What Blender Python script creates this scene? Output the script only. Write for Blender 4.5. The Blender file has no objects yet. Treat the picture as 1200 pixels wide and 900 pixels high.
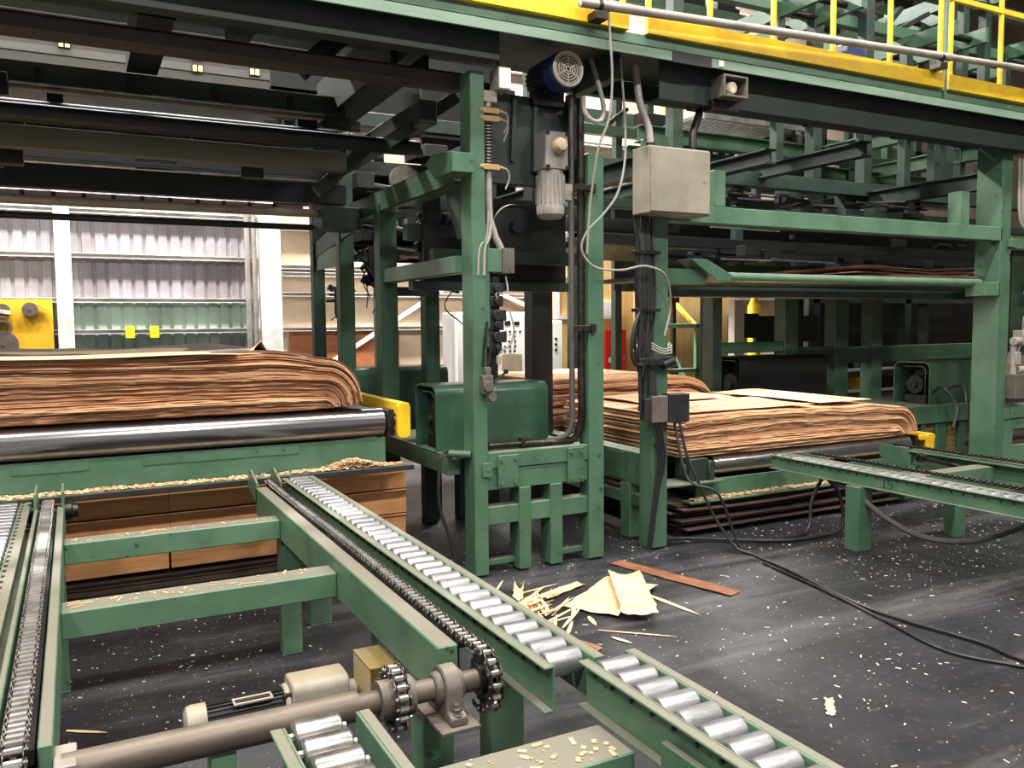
import bpy, math, random
from mathutils import Vector, Matrix, Quaternion, noise
random.seed(7)
C = bpy.context.scene.collection
V = Vector
PI = math.pi

# ------------------------------------------------------------------ materials
def S(r, g, b):
    def f(c):
        c /= 255.0
        return c / 12.92 if c <= 0.04045 else ((c + 0.055) / 1.055) ** 2.4
    return (f(r), f(g), f(b), 1.0)

MATS = {}
def mat(name, base, rough=0.5, metal=0.0, second=None, nscale=6.0, lo=0.35, hi=0.7, stretch=(1, 1, 1),
        dust=None, dust_amt=0.8, bump=0.0, bscale=60.0, rnd=0.0, emit=None, estr=0.0, spec=0.5, detail=5.0,
        dust_cov=(0.25, 0.6), rough2=None, specks=None, speck_scale=40.0, speck_th=0.62):
    if name in MATS: return MATS[name]
    m = bpy.data.materials.new(name); m.use_nodes = True
    nt = m.node_tree; N = nt.nodes; L = nt.links
    b = N['Principled BSDF']
    b.inputs['Roughness'].default_value = rough
    b.inputs['Metallic'].default_value = metal
    b.inputs['Specular IOR Level'].default_value = spec
    b.inputs['Base Color'].default_value = base
    tc = N.new('ShaderNodeTexCoord')
    mp = N.new('ShaderNodeMapping'); mp.inputs['Scale'].default_value = stretch
    oi = N.new('ShaderNodeObjectInfo')
    add = N.new('ShaderNodeVectorMath'); add.operation = 'ADD'
    sc = N.new('ShaderNodeVectorMath'); sc.operation = 'SCALE'
    comb = N.new('ShaderNodeCombineXYZ')
    L.new(oi.outputs['Random'], comb.inputs[0]); L.new(oi.outputs['Random'], comb.inputs[1]); L.new(oi.outputs['Random'], comb.inputs[2])
    L.new(comb.outputs[0], sc.inputs[0]); sc.inputs['Scale'].default_value = 17.0
    L.new(tc.outputs['Object'], add.inputs[0]); L.new(sc.outputs[0], add.inputs[1])
    L.new(add.outputs[0], mp.inputs['Vector'])
    col = None
    def ramp(src, a, c):
        r = N.new('ShaderNodeMapRange'); r.interpolation_type = 'SMOOTHSTEP'
        r.inputs['From Min'].default_value = a; r.inputs['From Max'].default_value = c
        L.new(src, r.inputs['Value']); return r.outputs[0]
    def mix(fac, a, c):
        x = N.new('ShaderNodeMix'); x.data_type = 'RGBA'
        if isinstance(fac, float): x.inputs[0].default_value = fac
        else: L.new(fac, x.inputs[0])
        for s, i in ((a, 6), (c, 7)):
            if isinstance(s, tuple): x.inputs[i].default_value = s
            else: L.new(s, x.inputs[i])
        return x.outputs[2]
    col = base
    if second:
        n = N.new('ShaderNodeTexNoise'); n.inputs['Scale'].default_value = nscale; n.inputs['Detail'].default_value = detail
        n.inputs['Roughness'].default_value = 0.62
        L.new(mp.outputs[0], n.inputs['Vector'])
        f = ramp(n.outputs['Fac'], lo, hi)
        col = mix(f, base, second)
        if rough2 is not None:
            mr = N.new('ShaderNodeMapRange'); mr.inputs['To Min'].default_value = rough; mr.inputs['To Max'].default_value = rough2
            L.new(f, mr.inputs['Value']); L.new(mr.outputs[0], b.inputs['Roughness'])
    if specks:
        n = N.new('ShaderNodeTexNoise'); n.inputs['Scale'].default_value = speck_scale; n.inputs['Detail'].default_value = 3
        L.new(mp.outputs[0], n.inputs['Vector'])
        col = mix(ramp(n.outputs['Fac'], speck_th, speck_th + 0.05), col, specks)
    if rnd:
        hs = N.new('ShaderNodeHueSaturation')
        mr = N.new('ShaderNodeMapRange'); mr.inputs['To Min'].default_value = 1 - rnd; mr.inputs['To Max'].default_value = 1 + rnd
        L.new(oi.outputs['Random'], mr.inputs['Value']); L.new(mr.outputs[0], hs.inputs['Value'])
        if isinstance(col, tuple): hs.inputs['Color'].default_value = col
        else: L.new(col, hs.inputs['Color'])
        col = hs.outputs[0]
    if dust:                       # settled dust on whatever faces up
        g = N.new('ShaderNodeNewGeometry'); sx = N.new('ShaderNodeSeparateXYZ'); L.new(g.outputs['Normal'], sx.inputs[0])
        up = ramp(sx.outputs[2], 0.75, 0.97)
        n = N.new('ShaderNodeTexNoise'); n.inputs['Scale'].default_value = 9; n.inputs['Detail'].default_value = 6
        L.new(add.outputs[0], n.inputs['Vector'])
        f = ramp(n.outputs['Fac'], *dust_cov)
        mu = N.new('ShaderNodeMath'); mu.operation = 'MULTIPLY'; L.new(up, mu.inputs[0]); L.new(f, mu.inputs[1])
        m2 = N.new('ShaderNodeMath'); m2.operation = 'MULTIPLY'; L.new(mu.outputs[0], m2.inputs[0]); m2.inputs[1].default_value = dust_amt
        col = mix(m2.outputs[0], col, dust)
    if not isinstance(col, tuple): L.new(col, b.inputs['Base Color'])
    else: b.inputs['Base Color'].default_value = col
    if bump:
        n = N.new('ShaderNodeTexNoise'); n.inputs['Scale'].default_value = bscale; n.inputs['Detail'].default_value = 4
        L.new(mp.outputs[0], n.inputs['Vector'])
        bp = N.new('ShaderNodeBump'); bp.inputs['Strength'].default_value = bump; bp.inputs['Distance'].default_value = 0.01
        L.new(n.outputs['Fac'], bp.inputs['Height']); L.new(bp.outputs[0], b.inputs['Normal'])
    if emit:
        b.inputs['Emission Color'].default_value = emit; b.inputs['Emission Strength'].default_value = estr
    MATS[name] = m
    return m

DUST = S(136, 128, 114)
GREEN = mat('green_machine_paint', S(77, 111, 86), 0.42, 0, S(62, 95, 72), 3.5, dust=DUST, dust_amt=0.7, bump=0.05, rnd=0.06,
            specks=S(48, 66, 55), speck_scale=14, speck_th=0.69)
GREENC = mat('conveyor_green_paint', S(94, 127, 99), 0.42, 0, S(76, 109, 84), 4, dust=S(130, 124, 110), dust_amt=0.95, dust_cov=(0.1, 0.45), bump=0.05,
             specks=S(58, 72, 60), speck_scale=26, speck_th=0.68)
GREEND = mat('shade_darkened_green', S(45, 66, 53), 0.5, 0, S(32, 46, 38), 4, dust=S(104, 94, 80), dust_amt=0.7, rnd=0.08)  # machine green darkened to carry the shade on rear and overhead frames
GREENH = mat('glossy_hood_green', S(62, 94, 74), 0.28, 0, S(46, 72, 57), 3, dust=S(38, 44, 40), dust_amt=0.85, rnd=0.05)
GRIMSHADE = mat('grimy_shaded_black', S(26, 29, 27), 0.55, 0.1, S(16, 18, 17), 6, rnd=0.15)  # near-black for grimy parts, also painting the shade of deep areas
BLACK = mat('black_rubber', S(28, 28, 29), 0.5, 0, S(44, 42, 40), 9)
DARKIN = mat('oily_dark_interior', S(26, 27, 26), 0.6, 0, S(40, 38, 35), 9)
YEL = mat('safety_yellow_paint', S(240, 200, 30), 0.45, 0, S(214, 170, 30), 4, dust=S(200, 180, 110), dust_amt=0.3)
CHROME = mat('polished_roller_steel', S(150, 148, 149), 0.2, 1.0, S(124, 122, 123), 2.5, stretch=(0.6, 5, 5), rough2=0.26)
ZINC = mat('zinc_roller_steel', S(162, 161, 163), 0.45, 0.8, S(122, 120, 118), 14, stretch=(0.5, 3, 3), rough2=0.55, rnd=0.10,
           specks=S(110, 104, 98), speck_scale=45, speck_th=0.66)
STEEL = mat('bright_steel', S(190, 188, 184), 0.3, 0.9, S(140, 136, 130), 12)
CHAINM = mat('greasy_chain_steel', S(118, 110, 104), 0.35, 0.85, S(70, 64, 60), 18)
CHROME2 = mat('highlight_roller_steel', S(205, 203, 204), 0.24, 1.0, S(170, 168, 168), 2.5, stretch=(0.6, 5, 5), rough2=0.3)  # roller steel made lighter to stand in for a stronger highlight
GREENR = mat('shaded_rear_green_paint', S(58, 90, 68), 0.5, 0, S(46, 74, 56), 3.5, dust=S(120, 108, 90), dust_amt=0.8, rnd=0.08)  # same green, darkened for the weaker light on rear posts
GUN = mat('oily_chain_steel', S(74, 68, 64), 0.38, 0.8, S(46, 42, 40), 18)
RUST = mat('dusty_brown_shaft', S(110, 100, 88), 0.55, 0.4, S(84, 75, 66), 9, stretch=(0.4, 3, 3), dust=S(150, 138, 122), dust_amt=0.4)
CAST = mat('dusty_cast_iron', S(110, 103, 94), 0.65, 0.3, S(94, 86, 78), 10, dust=S(160, 148, 130), dust_amt=0.5, bump=0.15, bscale=90)
GREYP = mat('light_grey_motor_paint', S(172, 164, 148), 0.5, 0, S(142, 134, 118), 5, dust=S(170, 150, 118), dust_amt=0.5)
BEIGE = mat('beige_enclosure_paint', S(152, 145, 128), 0.5, 0, S(132, 124, 108), 2.5, dust=S(150, 138, 118), dust_amt=0.5)
BLUE = mat('blue_motor_paint', S(42, 62, 120), 0.45, 0, S(30, 40, 76), 5, dust=S(120, 110, 100), dust_amt=0.5)
PIPEG = mat('grey_pipe_paint', S(168, 160, 150), 0.45, 0.1, S(140, 132, 124), 5, dust=S(170, 158, 140), dust_amt=0.4)
WHITE = mat('white_cabinet_paint', S(240, 240, 240), 0.45, 0, S(224, 224, 224), 2)
WSTEEL = mat('white_structural_paint', S(246, 246, 243), 0.5, 0, S(214, 212, 206), 3, dust=S(150, 130, 108), dust_amt=0.7)
RED = mat('red_cabinet_paint', S(205, 36, 44), 0.4)
SHEETG = mat('grey_corrugated_sheet', S(172, 168, 172), 0.6, 0.0, S(138, 130, 132), 1.5, stretch=(1.5, 1, 0.6))
SHEETM = mat('pale_green_corrugated_sheet', S(172, 196, 182), 0.6, 0.0, S(146, 166, 154), 1.5, stretch=(1.5, 1, 0.6))
PLYB = mat('beige_wall_board', S(206, 188, 164), 0.7, 0, S(186, 166, 142), 1.6)
PLYR = mat('reddish_plywood_board', S(176, 108, 66), 0.6, 0, S(150, 88, 54), 2.5, stretch=(1, 1, 4))
PLYY = mat('yellow_plywood_board', S(226, 190, 128), 0.6, 0, S(210, 168, 104), 2.5, stretch=(4, 4, 0.6))
PLANK = mat('warm_plywood_bundle', S(196, 142, 90), 0.65, 0, S(152, 104, 62), 3, stretch=(0.6, 1, 7), rnd=0.08, lo=0.4, hi=0.8)
DWOOD = mat('dirty_dark_timber', S(86, 68, 56), 0.75, 0, S(48, 40, 36), 4, stretch=(0.6, 1, 6), rnd=0.2)
EDGE = mat('veneer_edge_wood', S(222, 174, 130), 0.8, 0, S(178, 124, 84), 9, stretch=(0.5, 1.6, 22), rnd=0.14, lo=0.4, hi=0.7,
           specks=S(96, 60, 42), speck_scale=7, speck_th=0.66)
EDGE2 = mat('pale_veneer_edge_wood', S(236, 196, 154), 0.8, 0, S(198, 146, 104), 9, stretch=(0.5, 1.6, 22), rnd=0.13, lo=0.45, hi=0.75,
            specks=S(112, 72, 50), speck_scale=7, speck_th=0.67)
EDGE3 = mat('brown_veneer_edge_wood', S(186, 136, 102), 0.8, 0, S(136, 92, 66), 9, stretch=(0.5, 1.6, 14), rnd=0.2, lo=0.42, hi=0.75)
VTOP = mat('pale_veneer_face', S(226, 186, 146), 0.6, 0, S(204, 142, 100), 2.2, stretch=(0.5, 2.5, 1), lo=0.4, hi=0.66)
VGREY = mat('grey_brown_cover_sheet', S(128, 112, 100), 0.7, 0, S(96, 84, 76), 3)
SCRAP = mat('pale_veneer_scrap', S(238, 208, 164), 0.65, 0, S(214, 168, 118), 5, stretch=(1, 5, 1), lo=0.45, hi=0.8)
SCRAPB = mat('brown_veneer_strip', S(152, 98, 64), 0.65, 0, S(112, 70, 46), 6, stretch=(6, 1, 1))
CHIPS = mat('wood_chips', S(224, 196, 152), 0.8, 0, S(186, 146, 104), 20, rnd=0.1)
CORK = mat('grey_brown_tape', S(104, 92, 82), 0.7, 0, S(84, 74, 66), 8)
CREAM = mat('cream_tape_band', S(238, 224, 190), 0.7)
YBOARD = mat('amber_yellow_board', S(250, 196, 44), 0.55, 0, S(236, 176, 36), 2)
NOTE = mat('neon_yellow_paper', S(242, 238, 40), 0.6)
DISPLAY = mat('beige_display_window', S(176, 162, 140), 0.35, 0, S(158, 146, 126), 8)
BROWNCON = mat('tan_connector_plastic', S(160, 134, 84), 0.5)
CABLEG = mat('grey_cable_jacket', S(150, 144, 134), 0.5)
GALV = mat('galvanised_grating', S(150, 150, 146), 0.45, 0.6, S(110, 110, 106), 12)
LAMPG = mat('lit_lamp_lens', S(255, 255, 250), 0.3, emit=(1, 0.97, 0.93, 1), estr=9.0)
LAMPB = mat('lit_box_lens', S(240, 240, 240), 0.3, emit=(1, 0.97, 0.93, 1), estr=1.0)
AMBER = mat('lit_amber_lens', S(255, 220, 90), 0.3, emit=(1, 0.78, 0.3, 1), estr=2.2)
REDLED = mat('lit_red_button', S(255, 40, 60), 0.3, emit=(1, 0.05, 0.1, 1), estr=1.5)
FLECK = mat('pale_wood_flecks', S(222, 212, 196), 0.8)
ROOFM = mat('roof_sheet', S(172, 156, 142), 0.7, 0, S(132, 122, 114), 0.8)

def floor_material():
    m = bpy.data.materials.new('dark_sealed_floor'); m.use_nodes = True
    nt = m.node_tree; N = nt.nodes; L = nt.links; b = N['Principled BSDF']
    tc = N.new('ShaderNodeTexCoord')
    def nz(scale, det=6, st=(1, 1, 1), rot=0):
        mp = N.new('ShaderNodeMapping'); mp.inputs['Scale'].default_value = st; mp.inputs['Rotation'].default_value = (0, 0, rot)
        L.new(tc.outputs['Object'], mp.inputs[0])
        n = N.new('ShaderNodeTexNoise'); n.inputs['Scale'].default_value = scale; n.inputs['Detail'].default_value = det
        n.inputs['Roughness'].default_value = 0.65
        L.new(mp.outputs[0], n.inputs['Vector']); return n.outputs['Fac']
    def rg(src, a, c, t0=0.0, t1=1.0):
        r = N.new('ShaderNodeMapRange'); r.interpolation_type = 'SMOOTHSTEP'
        r.inputs['From Min'].default_value = a; r.inputs['From Max'].default_value = c
        r.inputs['To Min'].default_value = t0; r.inputs['To Max'].default_value = t1
        L.new(src, r.inputs['Value']); return r.outputs[0]
    def mix(f, a, c):
        x = N.new('ShaderNodeMix'); x.data_type = 'RGBA'; L.new(f, x.inputs[0])
        for s, i in ((a, 6), (c, 7)):
            if isinstance(s, tuple): x.inputs[i].default_value = s
            else: L.new(s, x.inputs[i])
        return x.outputs[2]
    c = mix(rg(nz(0.9), 0.3, 0.7), S(22, 22, 24), S(45, 44, 47))
    c = mix(rg(nz(1.3, 5, (0.25, 2.2, 1), 1.1), 0.5, 0.7, 0, 0.65), c, S(92, 90, 92))     # wheel streaks of dust
    c = mix(rg(nz(26, 4), 0.56, 0.75, 0, 0.35), c, S(120, 112, 104))
    c = mix(rg(nz(2.3, 5, (0.4, 1.6, 1), 0.9), 0.6, 0.75, 0, 0.7), c, S(28, 28, 30))
    L.new(c, b.inputs['Base Color'])
    L.new(rg(nz(2.0), 0.3, 0.7, 0.42, 0.62), b.inputs['Roughness'])
    b.inputs['Specular IOR Level'].default_value = 0.4
    bp = N.new('ShaderNodeBump'); bp.inputs['Strength'].default_value = 0.12; bp.inputs['Distance'].default_value = 0.005
    L.new(nz(120, 3), bp.inputs['Height']); L.new(bp.outputs[0], b.inputs['Normal'])
    return m
FLOOR = floor_material()


# ------------------------------------------------------------------ mesh helper
class MB:
    def __init__(s): s.v = []; s.f = []; s.sm = []
    def poly(s, vs, fs, smooth=False):
        o = len(s.v); s.v += [V(p) for p in vs]
        for f in fs: s.f.append([i + o for i in f]); s.sm.append(smooth)
        return s
    def box(s, x0, x1, y0, y1, z0, z1):
        vs = [(x, y, z) for z in (z0, z1) for y in (y0, y1) for x in (x0, x1)]
        return s.poly(vs, [(0, 2, 3, 1), (4, 5, 7, 6), (0, 1, 5, 4), (2, 6, 7, 3), (0, 4, 6, 2), (1, 3, 7, 5)])
    def obox(s, c, size, M=None):
        c = V(c); h = V(size) / 2
        vs = []
        for z in (-1, 1):
            for y in (-1, 1):
                for x in (-1, 1):
                    p = V((x * h.x, y * h.y, z * h.z))
                    vs.append(c + (M @ p if M else p))
        return s.poly(vs, [(0, 2, 3, 1), (4, 5, 7, 6), (0, 1, 5, 4), (2, 6, 7, 3), (0, 4, 6, 2), (1, 3, 7, 5)])
    def bar(s, a, b, w, h, up=(0, 0, 1)):
        a = V(a); b = V(b); d = (b - a); L = d.length; d.normalize()
        u = V(up); x = d.cross(u)
        if x.length < 1e-4: x = d.cross(V((1, 0, 0)))
        x.normalize(); u = x.cross(d)
        M = Matrix((x, d, u)).transposed()
        return s.obox((a + b) / 2, (w, L, h), M)
    def tube(s, pts, r, seg=8, caps=True, r_end=None):
        pts = [V(p) for p in pts]; n = len(pts)
        t0 = (pts[1] - pts[0]).normalized()
        u = t0.orthogonal().normalized(); rings = []; pt = t0
        for i in range(n):
            if i == 0: t = t0
            elif i == n - 1: t = (pts[i] - pts[i - 1]).normalized()
            else:
                t = (pts[i + 1] - pts[i]).normalized() + (pts[i] - pts[i - 1]).normalized()
                t = t.normalized() if t.length > 1e-6 else pt
            q = pt.rotation_difference(t); u = (q @ u).normalized(); pt = t
            w = t.cross(u)
            rr = r if r_end is None else r + (r_end - r) * i / (n - 1)
            rings.append([pts[i] + (u * math.cos(2 * PI * k / seg) + w * math.sin(2 * PI * k / seg)) * rr for k in range(seg)])
        o = len(s.v)
        for rg in rings: s.v += rg
        for i in range(n - 1):
            for k in range(seg):
                k2 = (k + 1) % seg
                s.f.append([o + i * seg + k, o + i * seg + k2, o + (i + 1) * seg + k2, o + (i + 1) * seg + k]); s.sm.append(True)
        if caps:
            s.f.append([o + k for k in reversed(range(seg))]); s.sm.append(False)
            s.f.append([o + (n - 1) * seg + k for k in range(seg)]); s.sm.append(False)
        return s
    def cyl(s, a, b, r, seg=16, r2=None): return s.tube([a, b], r, seg, True, r2)
    def lathe(s, o, axis, prof, seg=20):
        o = V(o); ax = V(axis).normalized(); u = ax.orthogonal().normalized(); w = ax.cross(u)
        b0 = len(s.v); n = len(prof)
        for (t, r) in prof:
            for k in range(seg):
                a = 2 * PI * k / seg
                s.v.append(o + ax * t + (u * math.cos(a) + w * math.sin(a)) * max(r, 1e-4))
        for i in range(n - 1):
            for k in range(seg):
                k2 = (k + 1) % seg
                s.f.append([b0 + i * seg + k, b0 + i * seg + k2, b0 + (i + 1) * seg + k2, b0 + (i + 1) * seg + k]); s.sm.append(True)
        s.f.append([b0 + k for k in reversed(range(seg))]); s.sm.append(False)
        s.f.append([b0 + (n - 1) * seg + k for k in range(seg)]); s.sm.append(False)
        return s
    def prism(s, pts, plane, d0, d1, smooth=False):
        """polygon pts (CCW list of 2D) in plane 'xz','yz','xy', extruded along the remaining axis d0..d1"""
        def P(p, d):
            return {'xz': (p[0], d, p[1]), 'yz': (d, p[0], p[1]), 'xy': (p[0], p[1], d)}[plane]
        n = len(pts); vs = [P(p, d0) for p in pts] + [P(p, d1) for p in pts]
        o = len(s.v); s.v += [V(p) for p in vs]
        s.f.append([o + i for i in range(n)][::-1]); s.sm.append(False)
        s.f.append([o + n + i for i in range(n)]); s.sm.append(False)
        for i in range(n):
            j = (i + 1) % n
            s.f.append([o + i, o + j, o + n + j, o + n + i]); s.sm.append(smooth)
        return s
    def mesh(s, name, off):
        me = bpy.data.meshes.new(name)
        me.from_pydata([tuple(p - off) for p in s.v], [], s.f)
        me.polygons.foreach_set('use_smooth', s.sm)
        import bmesh
        bm = bmesh.new(); bm.from_mesh(me); bmesh.ops.recalc_face_normals(bm, faces=bm.faces); bm.to_mesh(me); bm.free()
        me.update()
        if any(s.sm): me.set_sharp_from_angle(angle=math.radians(38))
        return me

ROOT = {}
def thing(name, label, cat, loc, group=None):
    o = bpy.data.objects.new(name, None); C.objects.link(o); o.location = loc
    o.empty_display_size = 0.1
    o['label'] = label; o['category'] = cat
    if group: o['group'] = group
    ROOT[o.name] = V(loc); return o
def part(name, mb, m, parent, bevel=0.0, label=None, seg=1):
    r = parent
    while r.parent: r = r.parent
    me = mb.mesh(name, ROOT[r.name]); me.materials.append(m)
    o = bpy.data.objects.new(name, me); C.objects.link(o); o.parent = parent
    if label: o['label'] = label
    if bevel: bev(o, bevel, seg)
    return o
def bev(o, w, seg=1):
    b = o.modifiers.new('bevel', 'BEVEL'); b.width = w; b.segments = seg; b.limit_method = 'ANGLE'; b.angle_limit = math.radians(50)
    b.use_clamp_overlap = True
def split_parts(name, mb, m, parent, bevel=0.0, label=None):
    """every loose piece of the builder becomes a part of its own"""
    n = len(mb.v); par = list(range(n))
    def find(a):
        while par[a] != a: par[a] = par[par[a]]; a = par[a]
        return a
    for f in mb.f:
        r0 = find(f[0])
        for i in f[1:]: par[find(i)] = r0
    groups = {}
    for fi, f in enumerate(mb.f): groups.setdefault(find(f[0]), []).append(fi)
    out = []
    for fl in groups.values():
        idx = {}; q = MB()
        for fi in fl:
            ff = []
            for i in mb.f[fi]:
                if i not in idx: idx[i] = len(q.v); q.v.append(mb.v[i])
                ff.append(idx[i])
            q.f.append(ff); q.sm.append(mb.sm[fi])
        out.append(part(name, q, m, parent, bevel, label))
    return out
def solo(name, mb, m, label=None, cat=None, group=None, kind=None, bevel=0.0, loc=None):
    xs = [p.x for p in mb.v]; ys = [p.y for p in mb.v]; zs = [p.z for p in mb.v]
    off = V(loc) if loc else V(((min(xs) + max(xs)) / 2, (min(ys) + max(ys)) / 2, min(zs)))
    me = mb.mesh(name, off); me.materials.append(m)
    o = bpy.data.objects.new(name, me); C.objects.link(o); o.location = off; ROOT[o.name] = off
    if label: o['label'] = label
    if cat: o['category'] = cat
    if group: o['group'] = group
    if kind: o['kind'] = kind
    if bevel: bev(o, bevel)
    return o
def inst(name, me, parent, loc):
    r = parent
    while r.parent: r = r.parent
    o = bpy.data.objects.new(name, me); C.objects.link(o); o.parent = parent; o.location = V(loc) - ROOT[r.name]; return o
def copy_tree(src, loc, label=None, group=None):
    r = src.copy(); C.objects.link(r); r.location = loc; ROOT[r.name] = V(loc)
    if label: r['label'] = label
    if group: r['group'] = group
    def rec(a, b):
        for ch in a.children:
            c = ch.copy(); C.objects.link(c); c.parent = b; rec(ch, c)
    rec(src, r); return r
def struct(name, mb, m, bevel=0.0): return solo(name, mb, m, kind='structure', bevel=bevel)
def B(*a): return MB().box(*a)
def smooth_path(pts, n=6):
    pts = [V(p) for p in pts]; out = []
    P = [pts[0] * 2 - pts[1]] + pts + [pts[-1] * 2 - pts[-2]]
    for i in range(1, len(P) - 2):
        for k in range(n):
            t = k / n; a, b, c, d = P[i - 1], P[i], P[i + 1], P[i + 2]
            out.append(0.5 * ((2 * b) + (c - a) * t + (2 * a - 5 * b + 4 * c - d) * t * t + (3 * b - a - 3 * c + d) * t ** 3))
    out.append(pts[-1]); return out
def hose(pts, r, seg=8, n=6): return MB().tube(smooth_path(pts, n), r, seg)
def channel(x0, x1, y0, y1, z0, z1, t=0.006, side=-1):
    """C-section along y: web on one side, flanges towards side"""
    m = MB()
    if side < 0: m.box(x1 - t, x1, y0, y1, z0, z1); xa, xb = x0, x1 - t
    else: m.box(x0, x0 + t, y0, y1, z0, z1); xa, xb = x0 + t, x1
    m.box(xa, xb, y0, y1, z1 - t, z1); m.box(xa, xb, y0, y1, z0, z0 + t)
    return m
def channel_x(x0, x1, y0, y1, z0, z1, t=0.012):
    """C-section along x, open towards -y"""
    m = MB(); m.box(x0, x1, y1 - t, y1, z0, z1); m.box(x0, x1, y0, y1 - t, z1 - t, z1); m.box(x0, x1, y0, y1 - t, z0, z0 + t); return m
def ibeam_x(x0, x1, yc, w, z0, z1, t=0.014):
    m = MB(); m.box(x0, x1, yc - t / 2, yc + t / 2, z0 + t, z1 - t)
    m.box(x0, x1, yc - w / 2, yc + w / 2, z0, z0 + t); m.box(x0, x1, yc - w / 2, yc + w / 2, z1 - t, z1); return m
def ibeam_y(xc, w, y0, y1, z0, z1, t=0.014):
    m = MB(); m.box(xc - t / 2, xc + t / 2, y0, y1, z0 + t, z1 - t)
    m.box(xc - w / 2, xc + w / 2, y0, y1, z0, z0 + t); m.box(xc - w / 2, xc + w / 2, y0, y1, z1 - t, z1); return m

# ------------------------------------------------------------------ camera
R = ((0.8868, -0.0411, 0.4604), (-0.4618, -0.0604, 0.8849), (-0.0086, -0.9973, -0.0725))
a_ = V((2500 - 600, 362 - 450, 986.2068)); b_ = V((85 - 600, 383 - 450, 986.2068)); b_.normalize(); a_.normalize()
a_ = (a_ - b_ * a_.dot(b_)).normalized(); u_ = a_.cross(b_)
if u_.y > 0: u_ = -u_
Rm = Matrix((a_, b_, u_))                      # camera (x right, y down, z forward) -> world
right = Rm @ V((1, 0, 0)); down = Rm @ V((0, 1, 0)); fwd = Rm @ V((0, 0, 1))
cd = bpy.data.cameras.new('camera'); cam = bpy.data.objects.new('camera', cd); C.objects.link(cam)
M4 = Matrix((right, -down, -fwd)).transposed().to_4x4(); M4.translation = V((0, 0, 1.65)); cam.matrix_world = M4
cd.sensor_width = 36; cd.lens = 986.2068 / 1200 * 36; cd.clip_start = 0.05; cd.clip_end = 200
bpy.context.scene.camera = cam

# ------------------------------------------------------------------ setting
struct('floor', B(-9, 24, -7, 18, -0.12, 0), FLOOR)
YW = 12.0
def corrugated(x0, x1, z0, z1, y, pitch=0.15, d=0.018):
    m = MB(); pts = []; x = x0
    while x < x1 - 1e-6:
        pts += [(x, y), (x + pitch * 0.62, y), (x + pitch * 0.70, y + d), (x + pitch * 0.92, y + d)]
        x += pitch
    pts.append((x1, y))
    n = len(pts); t = 0.02
    vs = []
    for (px, py) in pts: vs += [(px, py, z0), (px, py, z1)]
    for (px, py) in pts: vs += [(px, py + t, z0), (px, py + t, z1)]
    fs = []
    for i in range(n - 1):
        fs.append((2 * i, 2 * i + 2, 2 * i + 3, 2 * i + 1))
        o = 2 * n; fs.append((o + 2 * i, o + 2 * i + 1, o + 2 * i + 3, o + 2 * i + 2))
        fs.append((2 * i, 2 * i + 1, o + 2 * i + 1, o + 2 * i)); fs.append((2 * i + 1, 2 * i + 3, o + 2 * i + 3, o + 2 * i + 1))
    return m.poly(vs, fs)
wb = struct('wall_back', corrugated(-9, 2.28, 1.97, 9.2, YW), SHEETG)
ROOT['wall_back'] = V(wb.location)
part('lower_sheeting', corrugated(-9, 2.28, 0, 1.97, YW), SHEETM, wb, label='pale green lower sheeting')
m = MB(); m.box(2.55, 24, YW + 0.05, YW + 0.12, 0, 3.3)
bw = part('board_panelling', m, PLYB, wb, label='beige board panelling')
part('upper_sheeting', B(2.55, 24, YW + 0.05, YW + 0.12, 3.3, 9.2), mat('brown_grey_sheeting', S(150, 134, 120), 0.7, 0, S(128, 112, 100), 1.2), wb, label='brown grey upper sheeting')
for x in (4.0, 5.5):
    part('panel_seam', B(x, x + 0.02, YW + 0.03, YW + 0.05, 1.6, 4.5), DWOOD, bw)
part('kick_board', B(2.72, 4.35, YW + 0.02, YW + 0.05, 0, 1.57), PLYR, wb, label='reddish plywood kick board')
struct('trim_1', B(2.29, 2.56, YW - 0.28, YW + 0.05, 0, 9.2), WSTEEL, 0.006)       # white column
struct('trim_2', B(-0.16, 0.02, YW - 0.14, YW - 0.02, 0, 9.2), WSTEEL, 0.006)      # slimmer white column
tn = 3
for z in (1.585, 1.985, 2.545, 3.1, 3.7, 4.4, 5.2, 6.1, 7.0):
    struct(f'trim_{tn}', channel_x(-9, 2.28, YW - 0.09, YW - 0.005, z - 0.03, z + 0.03, 0.008), WSTEEL); tn += 1
for z in (1.59, 2.08, 2.36, 2.46, 3.0, 3.7, 4.6, 5.6):
    struct(f'trim_{tn}', channel_x(2.57, 13, YW - 0.07, YW + 0.04, z - 0.03, z + 0.03, 0.008), WSTEEL); tn += 1
for x in (2.13, 2.22):
    struct(f'trim_{tn}', MB().cyl((x, YW - 0.2, 0), (x, YW - 0.2, 3.6), 0.035, 12), PIPEG); tn += 1
struct('wall_left', B(-9.1, -9, -7, 18, 0, 9.2), SHEETG)
struct('wall_right', B(24, 24.1, -7, 18, 0, 9.2), PLYB)
struct('wall_front', B(-9, 24, -7.1, -7, 0, 9.2), SHEETG)
struct('ceiling', B(-9, 24, -7, 18, 9.2, 9.3), ROOFM)
for i, y in enumerate((2.0, 5.0, 8.0, 11.0)):
    struct(f'trim_{tn}', ibeam_x(-9, 24, y, 0.25, 8.6, 9.19, 0.03), WSTEEL); tn += 1
# yellow plywood partition with a red cabinet on it
struct('wall_partition', B(6.55, 10.2, 11.2, 11.3, 0, 2.62), PLYY)
struct('window_1', MB().box(6.56, 6.62, 11.12, 11.2, 1.7, 2.4).box(6.86, 6.92, 11.12, 11.2, 1.7, 2.4).box(6.62, 6.86, 11.12, 11.2, 1.7, 1.76).box(6.62, 6.86, 11.12, 11.2, 2.34, 2.4), WSTEEL)
struct(f'trim_{tn}', B(8.05, 8.16, 11.12, 11.2, 0, 2.62), PLYB); tn += 1

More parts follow.
